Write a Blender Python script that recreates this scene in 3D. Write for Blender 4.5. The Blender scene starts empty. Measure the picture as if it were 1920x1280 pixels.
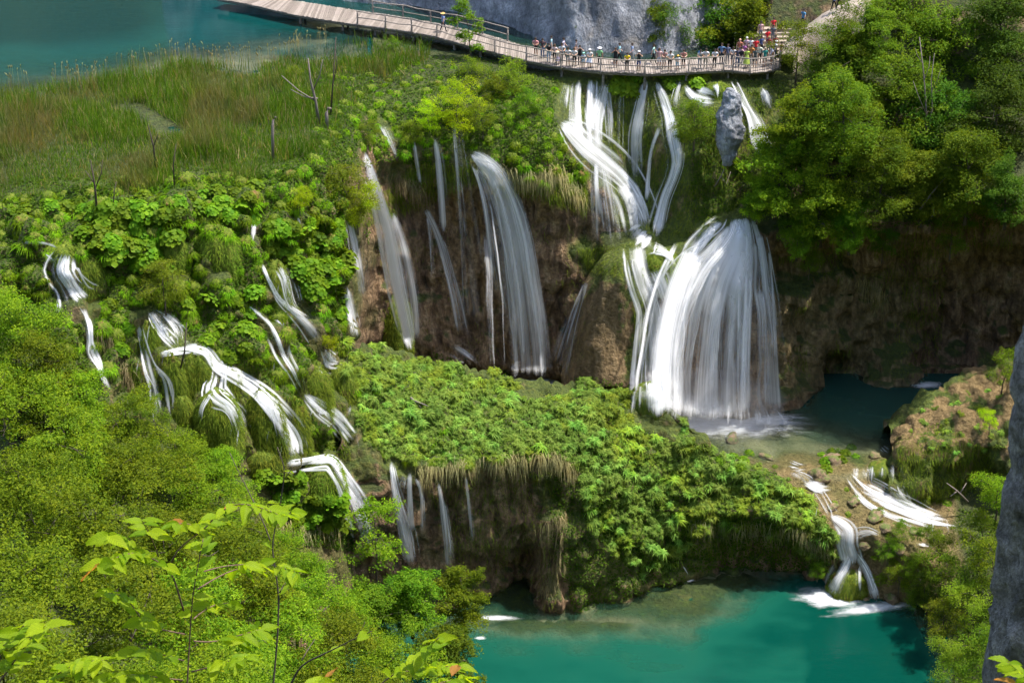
import bpy, bmesh, math, random
import numpy as np
from mathutils import Vector, Matrix
from mathutils.bvhtree import BVHTree

random.seed(7); RNG = np.random.default_rng(7)
scene = bpy.context.scene
COL = scene.collection
R = math.radians

# ------------------------------------------------------------------ camera, sky, sun, exposure
CAM_Z, PITCH, HFOV = 58.0, R(28.0), R(29.0)
cam = bpy.data.cameras.new('camera'); cam_o = bpy.data.objects.new('camera', cam); COL.objects.link(cam_o)
cam.sensor_width = 36; cam.angle = HFOV; cam.clip_start = .5; cam.clip_end = 2000
cam_o.location = (0, 0, CAM_Z); cam_o.rotation_euler = (math.pi/2 - PITCH, 0, 0)
scene.camera = cam_o

SUN_EL = R(68); SUN_AZ = math.atan2(1., .05)          # from the right and from behind the falls
sun_dir = Vector((math.sin(SUN_AZ)*math.cos(SUN_EL), math.cos(SUN_AZ)*math.cos(SUN_EL), math.sin(SUN_EL)))
world = bpy.data.worlds.new('World'); scene.world = world; world.use_nodes = True
wn = world.node_tree; bg = wn.nodes['Background']; skyn = wn.nodes.new('ShaderNodeTexSky')
skyn.sky_type = 'NISHITA'; skyn.sun_disc = False; skyn.sun_elevation = SUN_EL; skyn.sun_rotation = SUN_AZ
skyn.air_density = 1.0; skyn.dust_density = 2.0; skyn.ozone_density = 1.0
wn.links.new(skyn.outputs[0], bg.inputs[0]); bg.inputs[1].default_value = .15
sl = bpy.data.lights.new('sun', 'SUN'); sl.energy = 3.5; sl.angle = R(.6); sl.color = (1, .95, .86)
so = bpy.data.objects.new('sun', sl); COL.objects.link(so); so.location = (60, 220, 120)
so.rotation_euler = sun_dir.to_track_quat('Z', 'Y').to_euler()
scene.view_settings.view_transform = 'Standard'; scene.view_settings.look = 'None'
scene.view_settings.exposure = 1.16; scene.view_settings.gamma = 1; scene.view_settings.use_curve_mapping = False
cy = scene.cycles
cy.max_bounces = 7; cy.diffuse_bounces = 3; cy.glossy_bounces = 2; cy.transmission_bounces = 4
cy.transparent_max_bounces = 24; cy.use_denoising = True; cy.caustics_reflective = False; cy.caustics_refractive = False
cy.sample_clamp_indirect = 4; cy.use_adaptive_sampling = True; cy.adaptive_threshold = .03

# ------------------------------------------------------------------ view geometry: where a line of sight meets a depth or a level
T = math.tan(HFOV/2); SP, CP = math.sin(PITCH), math.cos(PITCH)
def ray(px, py):
    px = np.asarray(px, float); py = np.asarray(py, float)
    u = (px-960)/960*T; v = (640-py)/960*T
    return u, CP+v*SP, -SP+v*CP
def ray1(px, py):
    u = (px-960)/960*T; v = (640-py)/960*T
    return u, CP+v*SP, -SP+v*CP
def krow(py):
    u, y, z = ray(960, py); return -z/y
def at(px, py, Y):
    u, y, z = ray(px, py); s = Y/y
    return np.stack(np.broadcast_arrays(u*s, Y+0*s, CAM_Z+z*s), -1)
def atz(px, py, zz):
    return at(px, py, (CAM_Z-zz)/krow(py))
def proj(P):
    P = np.asarray(P, float); d = P-np.array([0, 0, CAM_Z])
    f = d[..., 1]*CP-d[..., 2]*SP; up = d[..., 1]*SP+d[..., 2]*CP
    return 960+d[..., 0]/f/T*960, 640-up/f/T*960
def ppm(Y, py):                                         # pixels (1920 wide) per metre there
    return 960/(T*(Y/ray(0, py)[1]))

# ------------------------------------------------------------------ numpy noise
def _h(i, j, k, s):
    n = (i*374761393 + j*668265263 + k*2147483647 + s*974634541) & 0xffffffff
    n = ((n ^ (n >> 13))*1274126177) & 0xffffffff
    return ((n ^ (n >> 16)) & 0xffff)/32767.5-1
def vnoise(P, s=0):
    P = np.asarray(P, float); I = np.floor(P).astype(np.int64); F = P-I; F = F*F*(3-2*F); o = 0
    for a in (0, 1):
        for b in (0, 1):
            for c in (0, 1):
                w = (F[..., 0] if a else 1-F[..., 0])*(F[..., 1] if b else 1-F[..., 1])*(F[..., 2] if c else 1-F[..., 2])
                o = o+w*_h(I[..., 0]+a, I[..., 1]+b, I[..., 2]+c, s)
    return o
def fbm(P, oct=4, s=0):
    P = np.asarray(P, float); o = 0; a = 1
    for i in range(oct):
        o = o+a*vnoise(P*2**i+17.3*i, s+i); a *= .5
    return o

# ------------------------------------------------------------------ object helpers
def add(o, parent=None):
    COL.objects.link(o)
    if parent is not None: o.parent = parent
    return o
def tag(o, label=None, cat=None, group=None, kind=None):
    if label: o['label'] = label
    if cat: o['category'] = cat
    if group: o['group'] = group
    if kind: o['kind'] = kind
    return o
def mk_mesh(name, V, F, mats=(), smooth=True, uv=None, attrs=None, mi=None):
    """V (n,3), F list of (m,k) int arrays (k = 3 or 4)"""
    me = bpy.data.meshes.new(name); V = np.asarray(V, np.float32).reshape(-1, 3)
    if not isinstance(F, list): F = [F]
    F = [np.asarray(f, np.int32) for f in F if len(f)]
    loops = np.concatenate([f.ravel() for f in F]); cnt = np.concatenate([np.full(len(f), f.shape[1], np.int32) for f in F])
    me.vertices.add(len(V)); me.vertices.foreach_set('co', V.ravel())
    me.loops.add(len(loops)); me.loops.foreach_set('vertex_index', loops)
    me.polygons.add(len(cnt)); st = np.concatenate([[0], np.cumsum(cnt)[:-1]]).astype(np.int32)
    me.polygons.foreach_set('loop_start', st); me.polygons.foreach_set('loop_total', cnt)
    me.polygons.foreach_set('use_smooth', np.full(len(cnt), smooth))
    if mi is not None: me.polygons.foreach_set('material_index', np.asarray(mi, np.int32))
    if uv is not None:
        l = me.uv_layers.new(name='UVMap'); l.data.foreach_set('uv', np.asarray(uv, np.float32)[loops].ravel())
    for k, a in (attrs or {}).items():
        a = np.asarray(a, np.float32)
        if a.ndim == 1: me.attributes.new(k, 'FLOAT', 'POINT').data.foreach_set('value', a)
        else:
            c = np.ones((len(a), 4), np.float32); c[:, :a.shape[1]] = a
            me.attributes.new(k, 'FLOAT_COLOR', 'POINT').data.foreach_set('color', c.ravel())
    for m in (mats if isinstance(mats, (list, tuple)) else [mats]): me.materials.append(m)
    me.update(calc_edges=True); me.validate()
    return me
def obj(name, me, parent=None):
    return add(bpy.data.objects.new(name, me), parent)
def empty(name, loc=(0, 0, 0), rz=0):
    o = bpy.data.objects.new(name, None); o.location = loc; o.rotation_euler = (0, 0, rz); o.empty_display_size = .3
    return add(o)
def copy_tree(o, parent=None):
    c = o.copy(); add(c, parent)
    for ch in list(o.children): copy_tree(ch, c)
    return c
def grid_faces(nr, nc):
    i = np.arange(nr*nc).reshape(nr, nc)
    return np.stack([i[:-1, :-1], i[1:, :-1], i[1:, 1:], i[:-1, 1:]], -1).reshape(-1, 4)
def tube(P, r, n=6):
    """tapering tube along points P with radii r -> V, quads"""
    P = np.asarray(P, float); r = np.broadcast_to(np.asarray(r, float), (len(P),))
    d = np.gradient(P, axis=0); d /= np.linalg.norm(d, axis=1)[:, None]+1e-9
    ref = np.where(np.abs(d[:, 2:3]) < .9, np.array([[0, 0, 1.]]), np.array([[1., 0, 0]]))
    a = np.cross(d, ref); a /= np.linalg.norm(a, axis=1)[:, None]+1e-9; b = np.cross(d, a)
    t = np.linspace(0, 2*np.pi, n, endpoint=False)
    V = P[:, None]+r[:, None, None]*(a[:, None]*np.cos(t)[None, :, None]+b[:, None]*np.sin(t)[None, :, None])
    i = np.arange(len(P)*n).reshape(len(P), n); j = np.roll(i, -1, 1)
    F = np.stack([i[:-1], j[:-1], j[1:], i[1:]], -1).reshape(-1, 4)
    V = V.reshape(-1, 3); nv = len(V)
    caps = [np.stack([np.full(n-2, q[0]), q[1:-1], q[2:]], -1) for q in (i[0][::-1], i[-1])]
    return V, F, np.concatenate(caps)
class MB:
    def __init__(s): s.V = []; s.Q = []; s.T = []; s.n = 0; s.A = []
    def put(s, V, Q=None, Tt=None, a=None):
        V = np.asarray(V, float).reshape(-1, 3)
        if Q is not None and len(Q): s.Q.append(np.asarray(Q)+s.n)
        if Tt is not None and len(Tt): s.T.append(np.asarray(Tt)+s.n)
        s.V.append(V); s.n += len(V)
        if a is not None: s.A.append(np.broadcast_to(a, (len(V),)))
    def tube(s, P, r, n=6): V, Q, Tt = tube(P, r, n); s.put(V, Q, Tt)
    def box(s, c, h, ax=None):
        """centre, half sizes, optional 3x3 axes (rows)"""
        k = np.array([[x, y, z] for x in (-1, 1) for y in (-1, 1) for z in (-1, 1)], float)*np.asarray(h)
        if ax is not None: k = k@np.asarray(ax)
        s.put(k+np.asarray(c), [[0, 1, 3, 2], [4, 6, 7, 5], [0, 4, 5, 1], [2, 3, 7, 6], [0, 2, 6, 4], [1, 5, 7, 3]])
    def mesh(s, name, mats, smooth=True, **k):
        F = []
        if s.Q: F.append(np.concatenate(s.Q))
        if s.T: F.append(np.concatenate(s.T))
        return mk_mesh(name, np.concatenate(s.V), F, mats, smooth, **k)

# ------------------------------------------------------------------ materials
class NT:
    def __init__(s, name):
        s.m = bpy.data.materials.new(name); s.m.use_nodes = True; s.t = s.m.node_tree; s.t.nodes.clear()
    def n(s, kind, ins=None, **props):
        nd = s.t.nodes.new('ShaderNode'+kind)
        for k, v in props.items(): setattr(nd, k, v)
        for k, v in (ins or {}).items(): s.set(nd.inputs[k], v)
        return nd
    def set(s, sock, v):
        if isinstance(v, bpy.types.NodeSocket): s.t.links.new(v, sock)
        elif isinstance(v, bpy.types.Node): s.t.links.new(v.outputs[0], sock)
        elif isinstance(v, (tuple, list)) and sock.type == 'RGBA' and len(v) == 3: sock.default_value = (*v, 1)
        else: sock.default_value = v
    def noise(s, scale, detail=4, rough=.55, vec=None, out=0):
        nd = s.n('TexNoise', {'Scale': scale, 'Detail': detail, 'Roughness': rough})
        if vec is not None: s.set(nd.inputs['Vector'], vec)
        return nd.outputs[out]
    def coords(s, scale=(1, 1, 1), kind='Object'):
        tc = s.n('TexCoord'); mp = s.n('Mapping', {'Vector': tc.outputs[kind], 'Scale': scale}); return mp.outputs[0]
    def pos(s, scale=(1, 1, 1)):
        g = s.n('NewGeometry'); return s.n('Mapping', {'Vector': g.outputs['Position'], 'Scale': scale}).outputs[0]
    def ramp(s, fac, stops):
        nd = s.n('ValToRGB', {0: fac}); e = nd.color_ramp.elements
        while len(e) < len(stops): e.new(.5)
        for el, (p, c) in zip(e, stops):
            el.position = p; el.color = (*c, 1) if isinstance(c, tuple) else (c, c, c, 1)
        return nd.outputs[0]
    def mix(s, fac, a, b, mode='MIX'):
        nd = s.n('Mix', data_type='RGBA', blend_type=mode)
        s.set(nd.inputs[0], fac); s.set(nd.inputs[6], a); s.set(nd.inputs[7], b); return nd.outputs[2]
    def math(s, op, a, b=0., c=None, clamp=False):
        nd = s.n('Math', operation=op, use_clamp=clamp); s.set(nd.inputs[0], a); s.set(nd.inputs[1], b)
        if c is not None: s.set(nd.inputs[2], c)
        return nd.outputs[0]
    def mapr(s, v, a, b, c=0., d=1.):
        nd = s.n('MapRange', {0: v, 1: a, 2: b, 3: c, 4: d}, interpolation_type='SMOOTHSTEP'); return nd.outputs[0]
    def attr(s, name, out=2):
        return s.n('Attribute', attribute_name=name).outputs[out]
    def bump(s, h, strength=.5, dist=.1):
        return s.n('Bump', {'Height': h, 'Strength': strength, 'Distance': dist}).outputs[0]
    def out(s, sh, disp=None):
        o = s.n('OutputMaterial', {0: sh}); return s.m

def leaf_mat(name, c1, c2, trans=.45, rough=.5, accent=None, obvar=.3, glow=1.6, patch=None):
    t = NT(name); g = t.n('NewGeometry'); oi = t.n('ObjectInfo')
    col = t.mix(g.outputs['Random Per Island'], c1, c2)
    if accent: col = t.mix(t.mapr(g.outputs['Random Per Island'], accent[1], accent[1]+.02), col, accent[0])
    if patch: col = t.mix(t.math('MULTIPLY', t.mapr(t.noise(patch[1], 4, .65, t.pos((1, .6, 1))), .47, .62), t.mapr(g.outputs['Random Per Island'], .1, .5, .35, .95)), col, patch[0])
    # larger drifts of hue through the crown and from plant to plant
    n = t.noise(.55, 2, vec=t.pos())
    col = t.mix(1., col, t.ramp(n, [(.3, (.7, .86, .7)), (.7, (1.14, 1.12, .9))]), 'MULTIPLY')
    v = t.mapr(oi.outputs['Random'], 0, 1, 1-obvar, 1+obvar)
    hsv = t.n('HueSaturation', {'Color': col, 'Value': v, 'Hue': t.mapr(oi.outputs['Random'], 0, 1, .486, .518)})
    tc = t.mix(1., hsv.outputs[0], (glow*1.12, glow*1.0, glow*.3), 'MULTIPLY')
    d = t.n('BsdfPrincipled', {'Base Color': hsv.outputs[0], 'Roughness': max(rough, .6), 'Specular IOR Level': .12})
    tr = t.n('BsdfTranslucent', {'Color': tc})
    return t.out(t.n('MixShader', {0: trans, 1: d.outputs[0], 2: tr.outputs[0]}).outputs[0])
def plain_mat(name, c, rough=.7, var=.25, scale=3., spec=.3, stretch=(1, 1, 1)):
    t = NT(name); n = t.noise(scale, 5, .6, t.coords(stretch))
    col = t.mix(1., c, t.ramp(n, [(.25, 1-var), (.75, 1+var)]), 'MULTIPLY')
    b = t.bump(n, .35, .03)
    return t.out(t.n('BsdfPrincipled', {'Base Color': col, 'Roughness': rough, 'Specular IOR Level': spec, 'Normal': b}).outputs[0])

M = {}
def build_ground_mat():
    t = NT('tufa_and_moss')
    g = t.n('NewGeometry'); nz = t.n('SeparateXYZ', {0: g.outputs['Normal']}).outputs[2]
    P = t.pos(); zone = t.n('SeparateColor', {0: t.attr('zone', 0)})
    moss_w, bed_w, pale_w = zone.outputs[0], zone.outputs[1], zone.outputs[2]
    streak = t.noise(1.0, 6, .62, t.pos((1.6, 1.6, .34)))
    fine = t.noise(3.2, 6, .65, P)
    big = t.noise(.22, 3, .5, P)
    tufa = t.ramp(streak, [(.3, (.04, .026, .016)), (.44, (.165, .097, .052)), (.56, (.31, .2, .11)), (.74, (.47, .34, .21))])
    tufa = t.mix(1., tufa, t.ramp(fine, [(.3, .45), (.7, 1.4)]), 'MULTIPLY')
    tufa = t.mix(t.mapr(big, .48, .68, 0, .45), tufa, (.06, .04, .027))
    moss = t.ramp(fine, [(.3, (.03, .05, .006)), (.55, (.085, .115, .016)), (.75, (.17, .17, .028))])
    soil = t.ramp(fine, [(.3, (.022, .032, .008)), (.6, (.06, .075, .018)), (.8, (.14, .095, .045))])
    up = t.mapr(nz, .35, .7)
    patch = t.math('ADD', t.mapr(t.noise(.9, 4, .6, P), .5, .64), 0)
    mfac = t.math('MULTIPLY', moss_w, t.mapr(t.noise(.7, 5, .65, t.pos((1, 1, .5))), .28, .5), clamp=True)
    mfac = t.math('MAXIMUM', mfac, t.math('MULTIPLY', patch, t.math('MULTIPLY', up, .6)), clamp=True)
    col = t.mix(up, tufa, soil)
    col = t.mix(mfac, col, moss)
    ochre = t.ramp(fine, [(.3, (.1, .062, .022)), (.55, (.24, .16, .07)), (.8, (.42, .31, .17))])
    col = t.mix(pale_w, col, ochre)
    bed = t.ramp(t.noise(.5, 5, .6, P), [(.3, (.09, .1, .06)), (.5, (.24, .23, .13)), (.7, (.38, .34, .2))])
    col = t.mix(bed_w, col, bed)
    h = t.math('ADD', t.math('MULTIPLY', streak, .8), t.math('MULTIPLY', fine, .9))
    b = t.bump(h, 1., .4)
    return t.out(t.n('BsdfPrincipled', {'Base Color': col, 'Roughness': t.mapr(fine, .2, .8, .55, .95), 'Specular IOR Level': .35, 'Normal': b}).outputs[0])
M['ground'] = build_ground_mat()
def build_limestone(name, base=(.3, .31, .33), dark=(.07, .075, .085), stretch=(.8, .8, .22), sc=.55):
    t = NT(name); s = t.noise(sc, 7, .68, t.pos(stretch)); f = t.noise(sc*7, 6, .65, t.pos((1, 1, .6)))
    col = t.ramp(s, [(.3, dark), (.48, tuple(.5*(a+b) for a, b in zip(base, dark))), (.62, base), (.78, tuple(min(1, a*1.5) for a in base))])
    col = t.mix(1., col, t.ramp(f, [(.3, .6), (.7, 1.25)]), 'MULTIPLY')
    oc = t.mapr(t.noise(.35, 4, .6, t.pos((1, 1, .5))), .6, .75, 0, .6)
    col = t.mix(oc, col, (.2, .15, .08))
    b = t.bump(t.math('ADD', s, f), .9, .3)
    return t.out(t.n('BsdfPrincipled', {'Base Color': col, 'Roughness': .85, 'Specular IOR Level': .25, 'Normal': b}).outputs[0])
M['limestone'] = build_limestone('limestone', (.36, .37, .4), (.11, .115, .13))
M['crag'] = build_limestone('crag_limestone', (.52, .49, .47), (.09, .085, .08), (1, 1, .8), 2.6)
M['spire'] = build_limestone('spire_limestone', (.42, .44, .48), (.12, .12, .14), (1, 1, .5), .9)
def build_fall_mat(name, fx=3.6, dens=1.0, lo=.36, hi=.62):
    t = NT(name); uv = t.n('TexCoord').outputs['UV']
    sep = t.n('SeparateXYZ', {0: uv}); d = t.attr('dens'); e = t.attr('edge')
    v1 = t.n('Mapping', {'Vector': uv, 'Scale': (fx, .05, 1)}).outputs[0]
    v2 = t.n('Mapping', {'Vector': uv, 'Scale': (fx*3.3, .12, 1)}).outputs[0]
    a = t.noise(1., 4, .6, v1); b = t.noise(1., 3, .6, v2)
    s = t.math('ADD', t.math('ADD', t.math('MULTIPLY', a, .3), t.math('MULTIPLY', b, .22)), t.math('MULTIPLY', t.noise(1., 2, .5, t.n('Mapping', {'Vector': uv, 'Scale': (fx*.3, .035, 1)}).outputs[0]), .48))
    e = t.math('ADD', e, t.math('MULTIPLY', t.math('SUBTRACT', t.noise(1., 3, .6, t.n('Mapping', {'Vector': uv, 'Scale': (1.3, .5, 1)}).outputs[0]), .55), t.mapr(e, 0, .9, .5, .15)), clamp=True)
    # thick water is opaque, thin water breaks into threads
    thr = t.math('SUBTRACT', .76, t.math('MULTIPLY', t.math('MULTIPLY', d, e), .42))
    al = t.n('MapRange', {0: s, 1: t.math('SUBTRACT', thr, .16), 2: t.math('ADD', thr, .16), 3: 0., 4: 1.}, interpolation_type='SMOOTHSTEP').outputs[0]
    al = t.math('MULTIPLY', al, t.math('MULTIPLY', t.mapr(e, 0, .3), t.mapr(d, 0, .4, 0, .97)), clamp=True)
    bm = t.bump(s, .5, .25)
    p = t.n('BsdfPrincipled', {'Base Color': (.92, .93, .96), 'Roughness': .5, 'Specular IOR Level': .25, 'Normal': bm})
    tr = t.n('BsdfTranslucent', {'Color': (.92, .93, .96), 'Normal': bm})
    w = t.n('MixShader', {0: .45, 1: p.outputs[0], 2: tr.outputs[0]})
    return t.out(t.n('MixShader', {0: al, 1: t.n('BsdfTransparent').outputs[0], 2: w.outputs[0]}).outputs[0])
M['fall'] = build_fall_mat('falling_water')
def build_foam_mat():
    t = NT('foam'); e = t.attr('edge'); P = t.pos()
    s = t.noise(1.4, 6, .7, t.pos((.45, 1.3, 1)))
    al = t.n('MapRange', {0: t.math('ADD', s, t.math('MULTIPLY', e, .9)), 1: .6, 2: 1.62, 3: 0., 4: .95}, interpolation_type='SMOOTHSTEP').outputs[0]
    p = t.n('BsdfPrincipled', {'Base Color': (.76, .79, .82), 'Roughness': .5, 'Specular IOR Level': .3})
    return t.out(t.n('MixShader', {0: al, 1: t.n('BsdfTransparent').outputs[0], 2: p.outputs[0]}).outputs[0])
M['foam'] = build_foam_mat()
def build_water_mat(name, deep, mid, shallow, dmax, rough=.12, wave=.35, clear=.9):
    t = NT(name); d = t.attr('depth'); P = t.pos((.55, 1.5, 1))
    d = t.math('ADD', d, t.math('MULTIPLY', t.math('SUBTRACT', t.noise(.16, 4, .6, t.pos((.6, 1.3, 1))), .5), dmax*.55))
    f = t.math('DIVIDE', d, dmax, clamp=True)
    col = t.ramp(f, [(0., shallow), (.45, mid), (1., deep)])
    b = t.bump(t.math('ADD', t.noise(1.1, 3, .55, P), t.math('MULTIPLY', t.noise(4., 2, .5, P), .35)), wave, .05)
    body = t.n('BsdfDiffuse', {'Color': col})
    tr = t.n('BsdfTransparent', {'Color': t.mix(f, (.93, .98, .95), mid)})
    m1 = t.n('MixShader', {0: t.mapr(f, 0., .75, 1-clear, 1.), 1: tr.outputs[0], 2: body.outputs[0]})
    gl = t.n('BsdfGlossy', {'Color': (1, 1, 1), 'Roughness': rough, 'Normal': b})
    fr = t.n('Fresnel', {'IOR': 1.33, 'Normal': b})
    return t.out(t.n('MixShader', {0: fr.outputs[0], 1: m1.outputs[0], 2: gl.outputs[0]}).outputs[0])
M['lake'] = build_water_mat('upper_lake_water', (.0, .022, .026), (.003, .052, .05), (.03, .09, .07), 2.6, .1)
M['midpool'] = build_water_mat('plunge_pool_water', (.002, .022, .024), (.03, .08, .055), (.12, .16, .09), 2.6, .1, clear=.97)
M['lowpool'] = build_water_mat('lower_pool_water', (.001, .042, .03), (.008, .088, .058), (.06, .13, .075), 3.0, .07, wave=.6, clear=.97)
def build_wood():
    t = NT('weathered_wood'); n = t.noise(2.2, 6, .65, t.coords((6, 1, 6))); oi = t.noise(.7, 3, .5, t.pos())
    col = t.ramp(n, [(.3, (.11, .095, .085)), (.55, (.24, .205, .18)), (.8, (.36, .32, .29))])
    col = t.mix(1., col, t.ramp(oi, [(.3, .8), (.7, 1.15)]), 'MULTIPLY')
    return t.out(t.n('BsdfPrincipled', {'Base Color': col, 'Roughness': .85, 'Normal': t.bump(n, .4, .01)}).outputs[0])
M['wood'] = build_wood()
def build_deckmat():
    t = NT('deck_planks_wood'); n = t.noise(1.5, 5, .6, t.pos((3, 3, 3))); g = t.n('NewGeometry')
    col = t.ramp(g.outputs['Random Per Island'], [(0, (.17, .14, .118)), (.5, (.24, .2, .17)), (1, (.32, .27, .235))])
    col = t.mix(1., col, t.ramp(n, [(.3, .8), (.7, 1.15)]), 'MULTIPLY')
    return t.out(t.n('BsdfPrincipled', {'Base Color': col, 'Roughness': .85}).outputs[0])
M['deck'] = build_deckmat()
M['bark'] = plain_mat('grey_brown_bark', (.075, .058, .045), .9, .5, 6, stretch=(3, 3, .6))
M['deadwood'] = plain_mat('bleached_dead_wood', (.2, .165, .145), .85, .4, 8, stretch=(3, 3, .6))
M['twig'] = plain_mat('reddish_twig_bark', (.14, .085, .06), .75, .3, 30)

# ================================================================== TERRAIN
def inpoly(px, py, poly):
    px = np.asarray(px, float); py = np.asarray(py, float); r = np.zeros(px.shape, bool); n = len(poly)
    for i in range(n):
        x1, y1 = poly[i]; x2, y2 = poly[(i+1) % n]
        if y1 == y2: continue
        c = ((y1 > py) != (y2 > py)) & (px < (x2-x1)*(py-y1)/(y2-y1)+x1); r ^= c
    return r
def col_Y(rows, pts):
    """pts: (row, depth or level); numbers under 60 are levels"""
    out = np.empty(len(rows)); r = np.array([p[0] for p in pts], float); k = krow(rows); v = [p[1] for p in pts]
    Yp = np.array([a if a > 60 else (CAM_Z-a)/krow(b) for b, a in pts])
    out = np.interp(rows, r, Yp)
    for i in range(len(pts)-1):
        if v[i] < 60 and v[i+1] < 60:
            m = (rows >= r[i]) & (rows <= r[i+1])
            out[m] = (CAM_Z-np.interp(rows[m], [r[i], r[i+1]], [v[i], v[i+1]]))/k[m]
    return out
def blur(a, n=1, ax=(0, 1)):
    for _ in range(n):
        for x in ax:
            b = np.concatenate([np.take(a, [0], x), a, np.take(a, [-1], x)], x); s = [slice(None)]*a.ndim
            s0, s1, s2 = list(s), list(s), list(s); L = a.shape[x]
            s0[x] = slice(0, L); s1[x] = slice(1, L+1); s2[x] = slice(2, L+2)
            a = .25*b[tuple(s0)]+.5*b[tuple(s1)]+.25*b[tuple(s2)]
    return a
def normals(Pg):
    du = np.gradient(Pg, axis=1); dv = np.gradient(Pg, axis=0); n = np.cross(dv, du)
    n /= np.linalg.norm(n, axis=2)[..., None]+1e-9
    v = Pg-np.array([0, 0, CAM_Z]); s = np.sign(-(n*v).sum(2)); s[s == 0] = 1
    return n*s[..., None]
def rough(Pg, flat=.1, cliff=.55, seed=0, amp=None):
    n = normals(blur(Pg, 2)); st = np.clip(1.25-n[..., 2]*1.4, 0, 1); x, y, z = Pg[..., 0], Pg[..., 1], Pg[..., 2]
    a = flat+(cliff-flat)*st
    if amp is not None: a = a*amp
    d = vnoise(np.stack([x*.12, y*.12, z*.85], -1), seed+5)*.4*st+fbm(np.stack([x*.42, y*.42, z*.15], -1), 3, seed)*1.0+fbm(np.stack([x*1.5, y*1.5, z*.7], -1), 3, seed+9)*.38
    return Pg+n*(a*d)[..., None]

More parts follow.
